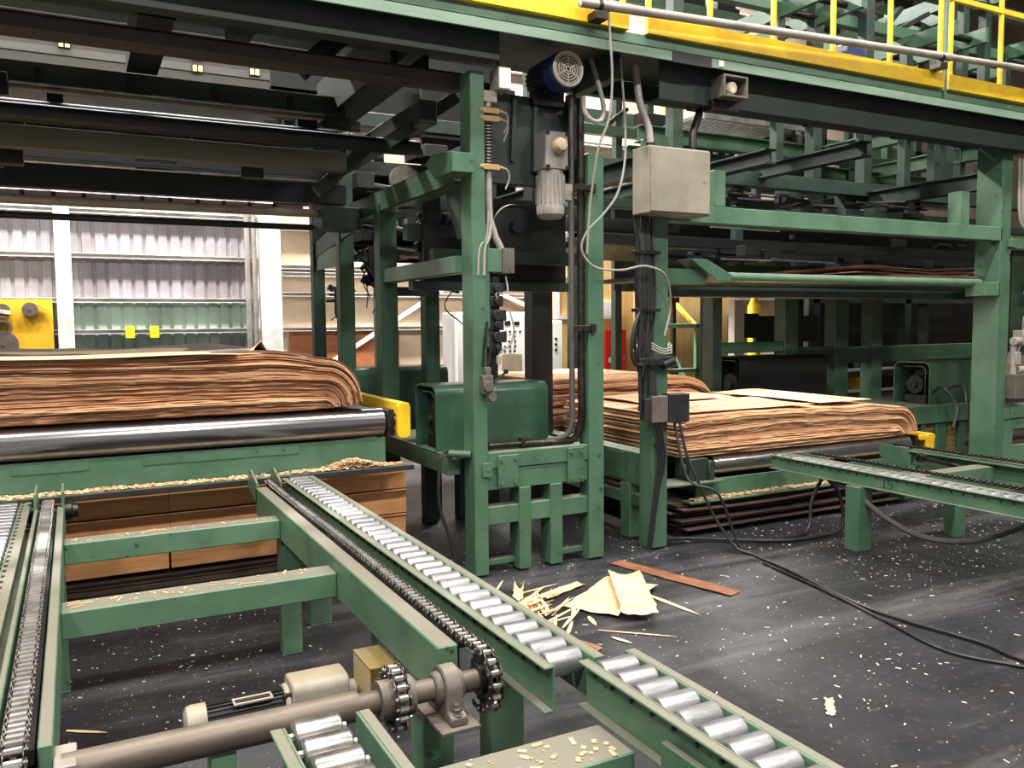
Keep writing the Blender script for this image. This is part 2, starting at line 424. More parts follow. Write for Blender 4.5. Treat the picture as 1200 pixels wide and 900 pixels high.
EXPOSURE = 0.0; POWER_FRONT = 230; POWER_BACK = 640; POWER_REAR = 500
# ------------------------------------------------------------------ conveyors (foreground)
def roller_mesh(length, r, hub=0.008):
    m = MB(); h = length / 2
    m.lathe((-h, 0, 0), (1, 0, 0), [(0, r * 0.35), (0.001, r * 0.86), (0.004, r * 0.97), (0.008, r), (length - 0.008, r), (length - 0.004, r * 0.97), (length - 0.001, r * 0.86), (length, r * 0.35)], 22)
    m.cyl((-h - 0.012, 0, 0), (h + 0.012, 0, 0), hub, 8)
    me = m.mesh('roller', V((0, 0, 0))); me.materials.append(ZINC); return me
RM = roller_mesh(0.114, 0.0355)

def roller_conveyor(label, xl, xr, y0, y1, ztop, rail_h, pitch, first, group=None, legs=(), crossb=None, rollz=0.0, left_side=-1):
    t = thing('roller_conveyor', label, 'conveyor', ((xl + xr) / 2, (y0 + y1) / 2, 0), group)
    for side, x0, x1 in ((-1, xl, xl + 0.034), (1, xr - 0.034, xr)):
        rl = part('side_rail', channel(x0, x1, y0, y1, ztop - rail_h, ztop, 0.007, side), GREENC, t, 0.002)
        hb = MB(); y = first; k = 0
        xf = x1 - 0.007 if side < 0 else x0 + 0.007
        while y > y0 + 0.03:
            hb.cyl((xf, y, ztop - 0.03), (xf + 0.010 * side, y, ztop - 0.03), 0.006, 6); y -= pitch
        split_parts('axle_nut', hb, GREEND, rl)
    y = first
    while y > y0 + 0.03:
        inst('roller', RM, t, ((xl + xr) / 2, y, ztop - 0.028 + rollz)); y -= pitch
    return t

# long middle roller conveyor
rcm = roller_conveyor('long green roller conveyor with zinc rollers running beside the drive chain to the lift table', 1.055, 1.243, 1.86, 4.98, 0.75, 0.125, 0.0815, 4.95)
for y in (4.55, 3.4, 2.3):
    part('leg', MB().box(1.09, 1.21, y - 0.04, y + 0.04, 0.008, 0.625).box(1.09, 1.21, y - 0.04, y + 0.04, 0, 0.008), GREENC, rcm, 0.003)

# short roller conveyor in the right foreground
rcf = roller_conveyor('green roller conveyor in the right foreground with shiny labelled-looking silver rollers', 1.159, 1.345, 0.25, 1.862, 0.75, 0.125, 0.0815, 1.812)
rcf['label'] = 'green roller conveyor at the bottom right of the sprocket, offset from the long one'
part('cross_beam', MB().box(0.64, 1.158, 1.60, 1.76, 0.46, 0.62), GREENC, rcf, 0.004)
part('support_plate', B(1.156, 1.175, 0.9, 1.50, 0.45, 0.69), GREENC, rcf, 0.002)
for x, y in ((1.25, 0.55), (0.72, 1.68), (1.25, 1.45)):
    part('leg', MB().box(x - 0.04, x + 0.04, y - 0.04, y + 0.04, 0.008, 0.625 if x > 1 else 0.46).box(x - 0.04, x + 0.04, y - 0.04, y + 0.04, 0, 0.008), GREENC, rcf, 0.003)

# stub of a second roller conveyor at the very bottom
rcs = thing('roller_conveyor', 'short stub of roller conveyor at the bottom edge with big grey rollers before the shaft', 'conveyor', (0.455, 1.4, 0))
part('side_rail', channel(0.352, 0.386, 0.3, 1.86, 0.625, 0.75, 0.007, -1), GREENC, rcs, 0.002)
part('side_rail', channel(0.548, 0.582, 0.3, 1.86, 0.625, 0.75, 0.007, 1), GREENC, rcs, 0.002)
RMS = roller_mesh(0.108, 0.036, 0.011); RMS.materials.clear(); RMS.materials.append(STEEL)
y = 1.83
while y > 0.35: inst('roller', RMS, rcs, (0.450, y, 0.735)); y -= 0.085
for y in (1.2, 0.5):
    part('leg', MB().box(0.40, 0.53, y - 0.04, y + 0.04, 0, 0.625), GREENC, rcs, 0.003)

# roller conveyor at the far left
rcl = thing('roller_conveyor', 'wide roller conveyor at the far left edge with grey rollers left of the left chain', 'conveyor', (-0.38, 3.9, 0))
part('side_rail', channel(-0.275, -0.225, 2.55, 4.96, 0.60, 0.75, 0.007, 1), GREENC, rcl, 0.002)
part('side_rail', channel(-0.56, -0.515, 2.55, 4.96, 0.60, 0.75, 0.007, -1), GREENC, rcl, 0.002)
RML = roller_mesh(0.225, 0.032)
y = 4.93
while y > 2.6: inst('roller', RML, rcl, (-0.395, y, 0.727)); y -= 0.075
nt_ = MB(); y = 4.93
while y > 2.6: nt_.box(-0.266, -0.255, y - 0.012, y + 0.012, 0.715, 0.752); y -= 0.075
split_parts('axle_nut', nt_, GUN, rcl)
for y in (4.4, 3.0):
    part('leg', MB().box(-0.45, -0.31, y - 0.05, y + 0.05, 0, 0.60), GREENC, rcl, 0.003)
part('cross_beam', B(-0.515, -0.275, 3.9, 3.98, 0.60, 0.66), GREENC, rcl, 0.003)

def chain_mesh(path, width, pitch, pl_h=0.016, roll_r=0.009):
    """roller chain: walks a polyline with equal pitch; path lies in a yz plane at x=xc"""
    pts = [V(p) for p in path]; out = [pts[0].copy()]; cur = pts[0].copy(); i = 1
    while i < len(pts):
        if (pts[i] - cur).length < 1e-9: i += 1; continue
        need = pitch - (0 if True else 0)
        d = (pts[i] - cur); acc = d.length
        if acc >= need:
            cur = cur + d.normalized() * need; out.append(cur.copy())
        else:
            # find point at distance pitch from cur on the following segments
            j = i
            while j < len(pts) and (pts[j] - cur).length < need: j += 1
            if j >= len(pts): break
            A = pts[j - 1]; Bq = pts[j]; lo_, hi_ = 0.0, 1.0
            for _ in range(24):
                mid = (lo_ + hi_) / 2
                if (A.lerp(Bq, mid) - cur).length < need: lo_ = mid
                else: hi_ = mid
            cur = A.lerp(Bq, hi_); out.append(cur.copy()); i = j
    plates = MB(); pins = MB()
    for k in range(len(out) - 1):
        a, b = out[k], out[k + 1]; d = (b - a).normalized(); n = d.cross(V((1, 0, 0)))
        off = width / 2 if k % 2 else width / 2 - 0.005
        for sx in (-1, 1):
            c = V((off * sx, 0, 0))
            prof = []
            for q, (s_, h_) in enumerate(((-0.4, 0.55), (0.0, 1.0), (0.3, 0.72), (0.5, 0.66), (0.7, 0.72), (1.0, 1.0), (1.4, 0.55))):
                prof.append((a + (b - a) * (s_ if 0 <= s_ <= 1 else (-0.28 if s_ < 0 else 1.28)) + c, pl_h / 2 * h_))
            t = 0.0022 * sx
            top = [p + n * h for p, h in prof]; bot = [p - n * h for p, h in prof]
            ring = top + bot[::-1]; m_ = len(ring)
            vs = ring + [p + V((t, 0, 0)) for p in ring]
            fs = [tuple(range(m_)), tuple(range(2 * m_ - 1, m_ - 1, -1))] + [(i_, (i_ + 1) % m_, m_ + (i_ + 1) % m_, m_ + i_) for i_ in range(m_)]
            plates.poly(vs, fs)
        plates.tube([a - V((width / 2, 0, 0)), a + V((width / 2, 0, 0))], roll_r * 0.4, 5)
        pins.tube([a - V((width / 2 - 0.006, 0, 0)), a + V((width / 2 - 0.006, 0, 0))], roll_r, 8)
        pins.tube([a - V((width / 2 + 0.004, 0, 0)), a + V((width / 2 + 0.004, 0, 0))], roll_r * 0.45, 6)
    return plates, pins
def sprocket(mb, c, r, teeth, w, hub=0.03, hubw=0.05):
    c = V(c); pts = []
    for k in range(teeth * 4):
        a = 2 * PI * k / (teeth * 4); rr = r * (1.06 if k % 4 == 0 else (0.95 if k % 4 == 2 else 1.0))
        pts.append((c.y + rr * math.cos(a), c.z + rr * math.sin(a)))
    mb.prism(pts, 'yz', c.x - w / 2, c.x + w / 2)
    mb.cyl(c - V((hubw, 0, 0)), c + V((hubw, 0, 0)), hub, 18)
    return mb
def arc(c, r, a0, a1, n, x):
    return [(x, c[0] + r * math.cos(math.radians(a0 + (a1 - a0) * k / n)), c[1] + r * math.sin(math.radians(a0 + (a1 - a0) * k / n))) for k in range(n + 1)]

# chain transfer table: two chain beams joined by cross beams, drive shaft, sprockets and bearing
ct = thing('chain_transfer', 'green chain transfer table with two long chains, dusty cross beams and brown drive shaft', 'conveyor', (0.42, 3.3, 0))
part('chain_beam', MB().box(0.862, 0.925, 2.12, 4.75, 0.598, 0.752).box(0.865, 0.99, 2.2, 4.75, 0.598, 0.612), GREENC, ct, 0.004)
part('chain_guide', MB().box(0.935, 0.985, 2.15, 4.70, 0.725, 0.742).box(0.935, 0.942, 2.15, 4.70, 0.612, 0.725), GUN, ct)
part('chain_beam', MB().box(-0.105, -0.075, 2.02, 4.75, 0.56, 0.752).box(-0.205, -0.188, 2.0, 4.75, 0.56, 0.752).box(-0.188, -0.105, 2.02, 4.75, 0.56, 0.60), GREENC, ct, 0.003)
part('chain_guide', B(-0.182, -0.112, 2.05, 4.72, 0.70, 0.735), DARKIN, ct)
for y0, y1 in ((3.125, 3.245), (4.125, 4.235)):
    part('cross_beam', B(-0.075, 0.862, y0, y1, 0.605, 0.70), GREENC, ct, 0.004)
for (x0, x1, y) in ((0.87, 0.965, 4.22), (-0.155, -0.075, 4.26), (0.865, 0.965, 2.3), (-0.19, -0.09, 2.3)):
    part('leg', MB().box(x0, x1, y - 0.05, y + 0.05, 0.008, 0.60).box(x0, x1, y - 0.05, y + 0.05, 0, 0.008), GREENC, ct, 0.003)
    # end plates at the far idlers
for x in (0.862, 0.99):
    part('end_plate', MB().prism([(4.72, 0.66), (4.98, 0.72), (4.98, 0.80), (4.90, 0.83), (4.72, 0.78)], 'yz', x, x + 0.012), GREENC, ct, 0.002)
for x in (-0.205, -0.085):
    part('end_plate', B(x, x + 0.012, 4.70, 4.98, 0.62, 0.83), GREENC, ct, 0.002)
for xc in (0.955, -0.147):
    idl = sprocket(MB(), (xc, 4.86, 0.705), 0.052, 11, 0.012, 0.02, 0.07)
    part('idler_sprocket', idl, GUN, ct)
split_parts('idler_bearing', MB().lathe((-0.073, 4.86, 0.705), (1, 0, 0), [(0, 0.05), (0.03, 0.05), (0.035, 0.04), (0.06, 0.035)], 16).lathe((-0.205, 4.86, 0.705), (-1, 0, 0), [(0, 0.05), (0.03, 0.05), (0.035, 0.04), (0.06, 0.035)], 16), GUN, ct)
SH = (2.02, 0.685)
part('drive_shaft', MB().cyl((-0.06, SH[0], SH[1]), (0.60, SH[0], SH[1]), 0.038, 22).cyl((0.60, SH[0], SH[1]), (0.985, SH[0], SH[1]), 0.029, 20), RUST, ct)
# drive sprocket on the shaft with its chain to the motor
ds = part('drive_sprocket', sprocket(MB(), (0.70, SH[0], SH[1]), 0.066, 14, 0.012, 0.05, 0.045), CAST, ct)
pl, pn = chain_mesh(arc((SH[0], SH[1]), 0.074, 200, -150, 60, 0.70), 0.034, 0.0254, 0.022, 0.009)
part('pin_row', pn, STEEL, part('drive_chain', pl, CHAINM, ct))
# end sprockets and long chains
for xc, w, lab in ((0.955, 0.034, None), (-0.147, 0.046, None)):
    part('end_sprocket', sprocket(MB(), (xc, SH[0], SH[1]), 0.070, 16, 0.012, 0.042, 0.022), GUN, ct)
    path = [(xc, 4.86, 0.762)] + [(xc, 4.86 - k * 0.1, 0.762 - 0.004 * math.sin(k * 0.3)) for k in range(1, 28)] + arc((SH[0], SH[1]), 0.080, 92, 290, 44, xc)
    pl, pn = chain_mesh(path, w, 0.0318 if w < 0.05 else 0.034, 0.022, 0.0095 if w < 0.05 else 0.0062)
    c_ = part('long_chain', pl, CHAINM, ct); part('pin_row', pn, STEEL, c_)
# pillow block bearing
pb = MB(); bx = 0.845
pts = [(SH[0] - 0.085, SH[1] - 0.075), (SH[0] + 0.085, SH[1] - 0.075), (SH[0] + 0.085, SH[1] - 0.052), (SH[0] + 0.06, SH[1] - 0.045)] + \
      [(SH[0] + 0.058 * math.cos(math.radians(a)), SH[1] + 0.058 * math.sin(math.radians(a))) for a in range(-10, 191, 14)] + [(SH[0] - 0.06, SH[1] - 0.045), (SH[0] - 0.085, SH[1] - 0.052)]
pb.prism(pts, 'yz', bx - 0.022, bx + 0.026)
pb.lathe((bx - 0.04, SH[0], SH[1]), (1, 0, 0), [(0, 0.036), (0.006, 0.042), (0.018, 0.044), (0.075, 0.044), (0.08, 0.038)], 20)
pbo = part('pillow_block', pb, CAST, ct, 0.004, label='dusty cast pillow block bearing')
bt = MB()
for dy in (-0.068, 0.068):
    bt.cyl((bx, SH[0] + dy, SH[1] - 0.053), (bx, SH[0] + dy, SH[1] - 0.048), 0.016, 16)
    bt.cyl((bx, SH[0] + dy, SH[1] - 0.048), (bx, SH[0] + dy, SH[1] - 0.034), 0.013, 6); bt.cyl((bx, SH[0] + dy, SH[1] - 0.034), (bx, SH[0] + dy, SH[1] - 0.022), 0.007, 8)
split_parts('bolt', bt, STEEL, pbo)
part('bearing_bracket', MB().box(0.79, 0.90, SH[0] - 0.10, SH[0] + 0.12, SH[1] - 0.087, SH[1] - 0.075).box(0.79, 0.86, SH[0] + 0.02, SH[0] + 0.32, SH[1] - 0.10, SH[1] - 0.087), CAST, ct, 0.002)
part('end_bracket', B(-0.075, -0.03, SH[0] - 0.05, SH[0] + 0.06, 0.60, 0.72), PIPEG, ct, 0.003, label='grey bracket at the shaft end')

# gear motor lying below the shaft
gm = thing('gear_motor', 'grey-beige gear motor with black ribbed body lying behind the brown drive shaft', 'motor', (0.53, 2.72, 0))
my, mz = 2.84, 0.36
def fins(mb, x0, x1, y, z, r, n=26, h=0.012):
    mb.cyl((x0, y, z), (x1, y, z), r, 24)
    for k in range(n):
        a = 2 * PI * k / n; d = V((0, math.cos(a), math.sin(a)))
        mb.bar(V((x0, y, z)) + d * (r + h / 2 - 0.002), V((x1, y, z)) + d * (r + h / 2 - 0.002), 0.004, h, d)
    return mb
part('ribbed_body', fins(MB(), 0.335, 0.585, my, mz, 0.047, 22, 0.010), DARKIN, gm, label='black ribbed motor body')
part('fan_cover', MB().lathe((0.335, my, mz), (-1, 0, 0), [(0, 0.057), (0.045, 0.057), (0.06, 0.052), (0.068, 0.036)], 24), GREYP, gm)
nb = MB()
for dz in (-0.02, 0.02): nb.obox((0.48, my - 0.030 + dz, mz + 0.052), (0.12, 0.007, 0.008))
nb.obox((0.42, my - 0.03, mz + 0.052), (0.007, 0.05, 0.009)); nb.obox((0.54, my - 0.03, mz + 0.052), (0.007, 0.05, 0.009))
part('terminal_bracket', nb, GREYP, gm, 0.002)
def rrect(c0, c1, w, h, r, n=5):
    out = []
    for (sx, sy, a0) in ((1, 1, 0), (-1, 1, 90), (-1, -1, 180), (1, -1, 270)):
        for k in range(n + 1):
            a = math.radians(a0 + 90 * k / n); out.append((c0 + sx * (w / 2 - r) + r * math.cos(a), c1 + sy * (h / 2 - r) + r * math.sin(a)))
    return out
part('gearbox', MB().prism(rrect(my, mz + 0.012, 0.145, 0.145, 0.035), 'yz', 0.605, 0.80).lathe((0.585, my, mz), (1, 0, 0), [(0, 0.066), (0.02, 0.066)], 24).cyl((0.80, my, mz), (0.84, my, mz), 0.035, 20), GREYP, gm, 0.006)
bb = MB()
for a in (45, 135, 225, 315): bb.cyl((0.578, my + 0.060 * math.cos(math.radians(a)), mz + 0.060 * math.sin(math.radians(a))), (0.604, my + 0.060 * math.cos(math.radians(a)), mz + 0.060 * math.sin(math.radians(a))), 0.010, 8)
split_parts('flange_bolt', bb, GUN, gm)
part('mounting_frame', MB().box(0.3, 0.86, my - 0.07, my + 0.07, mz - 0.085, mz - 0.06).box(0.62, 0.7, my - 0.05, my + 0.05, 0, mz - 0.085).box(0.34, 0.42, my - 0.05, my + 0.05, 0, mz - 0.085), GREENC, gm, 0.003)
# open sheet chain guard beside it
cg = MB(); cg.box(0.862, 0.867, 2.74, 2.94, 0.33, 0.46).box(0.862, 0.97, 2.74, 2.94, 0.456, 0.461).box(0.862, 0.97, 2.935, 2.94, 0.33, 0.46).box(0.88, 0.95, 2.78, 2.94, 0.0, 0.04).box(0.90, 0.94, 2.90, 2.936, 0.04, 0.34)
solo('chain_guard', cg, mat('cream_yellow_guard_paint', S(206, 176, 110), 0.5, 0, S(190, 176, 150), 6), 'open cream and yellow sheet metal guard between the gear motor and the drive sprocket', 'guard')

# ------------------------------------------------------------------ right hand conveyors (lower)
ZR = 0.572
rr = roller_conveyor('low green roller conveyor at the right, numbered 15, reaching to the right lift table', 4.945, 5.14, -0.6, 5.02, ZR, 0.11, 0.0815, 4.99)
part('leg', MB().box(4.90, 5.04, 4.10, 4.22, 0.008, ZR - 0.11).box(4.90, 5.04, 4.10, 4.22, 0, 0.008), GREEN, rr, 0.004)
part('leg', B(4.95, 5.09, 1.0, 1.12, 0, ZR - 0.11), GREEN, rr, 0.004)
ln = MB()     # stencilled number on the rail
yy, zz = 3.93, ZR - 0.055
ln.box(4.9445, 4.946, yy - 0.004, yy + 0.004, zz - 0.028, zz + 0.03)
ln.box(4.9445, 4.946, yy - 0.004, yy + 0.016, zz - 0.032, zz - 0.026)
for a, b in (((-0.035, 0.028), (-0.07, 0.028)), ((-0.035, 0.028), (-0.035, 0.002)), ((-0.035, 0.002), (-0.06, 0.002)), ((-0.06, 0.002), (-0.07, -0.012)), ((-0.07, -0.012), (-0.06, -0.028)), ((-0.06, -0.028), (-0.038, -0.026)), ((-0.105, -0.028), (-0.115, -0.028))):
    ln.bar((4.945, yy + a[0], zz + a[1]), (4.945, yy + b[0], zz + b[1]), 0.0012, 0.007, (0, 0, 1))
part('stencilled_number', ln, mat('dark_marking_paint', S(30, 44, 36), 0.6), rr, label='dark hand painted 15')
rc = thing('chain_transfer', 'low green chain transfer at the right edge, its chains joined by a dusty cross beam', 'conveyor', (5.8, 2.5, 0))
for x0, x1, xc in ((5.20, 5.25, 5.285), (6.30, 6.36, 6.265)):
    part('chain_beam', MB().box(x0, x1, -0.6, 4.75, ZR - 0.16, ZR - 0.02).box(min(x0, xc - 0.02), max(x1, xc + 0.02), -0.6, 4.75, ZR - 0.045, ZR - 0.03), GREEN, rc, 0.004)
    part('end_plate', MB().prism([(4.70, ZR - 0.16), (4.93, ZR - 0.16), (5.0, ZR - 0.08), (4.98, ZR + 0.0), (4.70, ZR + 0.0)], 'yz', xc - 0.055, xc - 0.043), GREEN, rc, 0.002)
    part('idler_sprocket', sprocket(MB(), (xc, 4.88, ZR - 0.05), 0.05, 11, 0.012, 0.02, 0.03), GUN, rc)
    pl, pn = chain_mesh([(xc, 4.88 - k * 0.1, ZR + 0.005) for k in range(0, 50)], 0.04, 0.04, 0.026, 0.011)
    c_ = part('long_chain', pl, GUN, rc); part('pin_row', pn, STEEL, c_)
part('cross_beam', B(5.25, 6.30, 4.0, 4.13, 0.36, ZR - 0.06), GREENC, rc, 0.004)
part('cross_beam', B(5.25, 6.30, 1.5, 1.63, 0.36, ZR - 0.06), GREEN, rc, 0.004)
for x, y in ((5.92, 4.065), (5.3, 1.56), (6.25, 1.56)):
    part('leg', MB().box(x - 0.06, x + 0.06, y - 0.05, y + 0.05, 0, 0.36), GREEN, rc, 0.004)
part('tensioner', MB().cyl((6.20, 4.55, ZR - 0.06), (6.14, 4.55, ZR - 0.06), 0.035, 14).bar((6.17, 4.55, ZR - 0.06), (6.17, 4.2, ZR - 0.09), 0.012, 0.03), GUN, rc, 0.002)
# ------------------------------------------------------------------ lift tables and stacks
def hfun(x, s): return noise.noise(V((x * 1.7, s * 3.1, 0.3))) + 0.5 * noise.noise(V((x * 4.3, s * 7.7, 1.3)))
def veneer_stack(tag, n, x0, x1, y0, y1, z0, z1, mats, label, group, droop_x=None, rx=0.6, wav=0.012, top_mat=None, front_j=0.03, nx=44, left_j=0.02, end_lag=0.12, top_extra=None, tilt=0.0, arc_x=None, arc_a=0.2):
    pitch = (z1 - z0) / n
    for i in range(n):
        f = (i + 0.5) / n
        xa = x0 + random.uniform(-left_j, left_j) + hfun(f * 6, 2.0) * left_j
        xb = x1 - end_lag * (1 - f) + random.uniform(-0.02, 0.02)
        ya = y0 + random.uniform(-front_j, front_j) * 0.6 + hfun(f * 5.0, 9.0) * front_j
        yb = y1 + random.uniform(-0.03, 0.03)
        ph = random.random() * 10
        top, bot = [], []
        th = pitch * random.uniform(0.74, 0.94) if random.random() > 0.12 else pitch * 0.42
        ny = 3
        for jx in range(nx + 1):
            u = jx / nx; x = xa + (xb - xa) * u
            s = 1.0; arc_t = None
            if arc_x is not None:
                xc = arc_x - 0.03 * (1 - f)
                if u < 0.8: x = xa + (xc - xa) * u / 0.8
                else: arc_t = math.radians(86 * min(1.0, (u - 0.8) / 0.2) * (0.86 + 0.14 * math.sin(i * 2.3))); x = xc
                if x > arc_x - 0.42: s = 1 - 0.16 * ((x - arc_x + 0.42) / 0.42) ** 2
            elif droop_x is not None and x > droop_x:
                q = min(1.0, (x - droop_x) / rx); s = max(0.16, math.sqrt(max(0, 1 - q * q)))
            low = wav * f * (noise.noise(V((x * 0.9, tag * 5.0, f * 1.2))) * 1.6 + 0.5 * noise.noise(V((x * 2.6, tag, f * 2.5)))) - tilt * (x - x0) * 0
            for jy in range(ny + 1):
                y = ya + (yb - ya) * (jy / ny) ** 1.6
                if jy == 0: y += 0.026 * noise.noise(V((x * 5, ph, 0))) + 0.016 * noise.noise(V((x * 19, ph, 4)))
                if arc_t is not None:
                    hh = f * (z1 - z0) * s + low * s; aa = (0.03 + arc_a * f) ; t = th * 0.8
                    cx_, sn_ = math.cos(arc_t), math.sin(arc_t)
                    top.append((x + (aa + t / 2) * sn_, y + 0.0, z0 + (hh + t / 2) * cx_ + 0.004)); bot.append((x + (aa - t / 2) * sn_, y, z0 + (hh - t / 2) * cx_ + 0.004)); continue
                zc = z0 + (f * (z1 - z0) + low + pitch * 0.10 * noise.noise(V((x * 3.2, ph, y)))) * s
                t = th * s * (0.92 + 0.25 * noise.noise(V((x * 7, ph + 3, y))))
                top.append((x, y, zc + t / 2)); bot.append((x, y, zc - t / 2))
        m = MB(); k = ny + 1; N_ = (nx + 1) * k
        fs = []
        for jx in range(nx):
            for jy in range(ny):
                a = jx * k + jy
                fs.append((a, a + k, a + k + 1, a + 1)); fs.append((N_ + a, N_ + a + 1, N_ + a + k + 1, N_ + a + k))
            a = jx * k; fs.append((a, N_ + a, N_ + a + k, a + k)); a = jx * k + ny; fs.append((a, a + k, N_ + a + k, N_ + a))
        for jy in range(ny):
            a = jy; fs.append((a, a + 1, N_ + a + 1, N_ + a)); a = nx * k + jy; fs.append((a, N_ + a, N_ + a + 1, a + 1))
        m.poly(top + bot, fs)
        mm = random.choice(mats)
        lab, grp = label, group
        if i >= n - 1 and top_mat: mm = top_mat; lab = top_extra; grp = None
        solo('veneer_sheet', m, mm, lab, 'veneer sheet', grp)

# left hand lift table
lt = thing('lift_table', 'green lift table with a polished roller and yellow end guard, carrying the left veneer stack', 'lift table', (-0.4, 5.6, 0))
part('roller', MB().lathe((-2.6, 5.22, 1.018), (1, 0, 0), [(0, 0.03), (0.002, 0.09), (0.006, 0.095), (4.35, 0.095), (4.356, 0.09), (4.36, 0.03)], 40).cyl((-2.7, 5.22, 1.018), (1.86, 5.22, 1.018), 0.028, 16), CHROME, lt, label='polished steel roller')
part('apron', MB().box(-2.7, 1.76, 5.16, 5.18, 0.755, 0.922), GREEN, lt, 0.003)
part('lip', B(-2.7, 1.90, 5.012, 5.03, 0.722, 0.752), DARKIN, part('ledge', B(-2.7, 1.90, 5.03, 5.16, 0.738, 0.752), GREEN, lt, 0.002), 0.002, label='black ledge lip')
part('deck', MB().box(-2.7, 1.74, 5.36, 8.1, 1.02, 1.095).box(-2.7, 1.76, 5.18, 8.1, 0.80, 0.86), GREEND, lt, 0.003)
wp = MB()
for (x0, x1, z) in ((-2.6, -1.95, 0.86), (-0.32, 0.05, 0.86), (0.32, 1.2, 0.862)):
    wp.box(x0, x1, 5.156, 5.16, z, z + 0.05)
split_parts('welded_strip', wp, GREEN, lt, 0.001)
part('end_guard', MB().prism(rrect(1.868, 1.03, 0.09, 0.225, 0.03), 'xz', 5.10, 5.135).box(1.86, 1.913, 5.12, 7.2, 1.06, 1.14).box(1.905, 1.913, 5.12, 7.2, 0.93, 1.08), YEL, lt, 0.006, label='yellow roller end guard')
part('bearing', MB().box(1.77, 1.82, 5.15, 5.32, 0.93, 1.10).cyl((1.755, 5.22, 1.018), (1.83, 5.22, 1.018), 0.05, 16), GUN, lt, 0.004)
part('scissor_leg', MB().bar((-2.2, 6.4, 0.05), (1.2, 6.4, 0.80), 0.08, 0.12).bar((-2.2, 7.4, 0.80), (1.2, 7.4, 0.05), 0.08, 0.12), GREEND, lt, 0.003)

veneer_stack(1, 60, -2.55, 1.63, 5.17, 7.6, 1.122, 1.488, [EDGE, EDGE, EDGE, EDGE2, EDGE3], 'orange-brown veneer sheet within the tall ragged stack on the left lift table', 'veneer sheets of the left stack', 0.98, 0.69, 0.022,
             top_mat=VGREY, top_extra='grey-brown cover sheet lying on top of the left veneer stack', end_lag=0.13, nx=80, arc_x=1.39, arc_a=0.21)
def curled(x0, x1, y0, y1, z, lift, m_, label, cat='veneer sheet', nx=14, ang=0, sag=0.0, t=0.003, fz=None):
    m = MB(); top, bot = [], []
    c = V(((x0 + x1) / 2, (y0 + y1) / 2, 0)); ca, sa = math.cos(ang), math.sin(ang)
    for i in range(nx + 1):
        u = i / nx
        for j in range(7):
            w = j / 6
            x = x0 + (x1 - x0) * u + 0.01 * noise.noise(V((w * 5, x0, 2))); y = y0 + (y1 - y0) * w + 0.012 * noise.noise(V((u * 9, y0, 5)))
            zz = z + lift(u, w)
            p = V((x, y, 0)) - c; x, y = c.x + p.x * ca - p.y * sa, c.y + p.x * sa + p.y * ca
            top.append((x, y, zz + t)); bot.append((x, y, zz))
    k = 7; N_ = len(top); fs = []
    for i in range(nx):
        for j in range(6):
            a = i * k + j; fs.append((a, a + k, a + k + 1, a + 1)); fs.append((N_ + a, N_ + a + 1, N_ + a + k + 1, N_ + a + k))
        a = i * k; fs.append((a, N_ + a, N_ + a + k, a + k)); a = i * k + 6; fs.append((a, a + k, N_ + a + k, N_ + a))
    for j in range(6):
        a = j; fs.append((a, a + 1, N_ + a + 1, N_ + a)); a = nx * k + j; fs.append((a, N_ + a, N_ + a + 1, a + 1))
    m.poly(top + bot, fs, True)
    return solo('veneer_sheet' if cat == 'veneer sheet' else 'veneer_scrap', m, m_, label, cat)
curled(-1.9, 0.86, 5.09, 6.6, 1.482, lambda u, w: 0.012 * math.sin(u * 7) + 0.004 * math.sin(w * 9) + 0.006 - 0.03 * max(0, u - 0.9) * 5, SCRAP, 'pale cream veneer strip showing along the top front edge of the left stack')
curled(0.92, 1.16, 5.2, 5.75, 1.47, lambda u, w: 0.012 + 0.07 * max(0, 1 - abs(u - 0.35) / 0.22) * (1 - w) ** 2 + 0.01 * math.sin(u * 8), SCRAP, 'small pale curled offcut standing up on the right of the left stack')

# chips lying on the ledge
def chip_pile(name, label, pts_fn, n, m_, cat='wood chips', sz=(0.006, 0.03)):
    m = MB()
    for k in range(n):
        p = V(pts_fn(k)); L_ = random.uniform(*sz); w = L_ * random.uniform(0.25, 0.8); t = 0.0018
        q = Quaternion((random.random() - .5, random.random() - .5, 0), random.uniform(-0.5, 0.5)) @ Quaternion((0, 0, 1), random.random() * PI)
        m.obox(p, (L_, w, t), q.to_matrix())
    o = solo(name, m, m_, label, cat, kind='stuff'); return o
def ledge_pt(k):
    x = random.choice((random.uniform(-2.6, 1.75), random.uniform(-0.4, 0.9), random.gauss(1.50, 0.16), random.gauss(1.55, 0.10)))
    x = min(1.84, max(-2.6, x)); y = random.uniform(5.04, 5.14)
    h = 0.006 + 0.055 * math.exp(-((x - 1.52) / 0.14) ** 2) * random.random() + 0.012 * max(0, noise.noise(V((x * 3, 0, 0)))) * random.random()
    return (x, y, 0.752 + h)
chip_pile('wood_chips', 'pale wood chips heaped along the ledge of the left lift table', ledge_pt, 2600, CHIPS)
chip_pile('wood_chips', 'pale dust of chips lining the ledge of the right lift table', lambda k: (random.uniform(4.2, 6.6), random.uniform(5.04, 5.13), 0.26 + random.uniform(0.004, 0.012)), 1100, CHIPS)

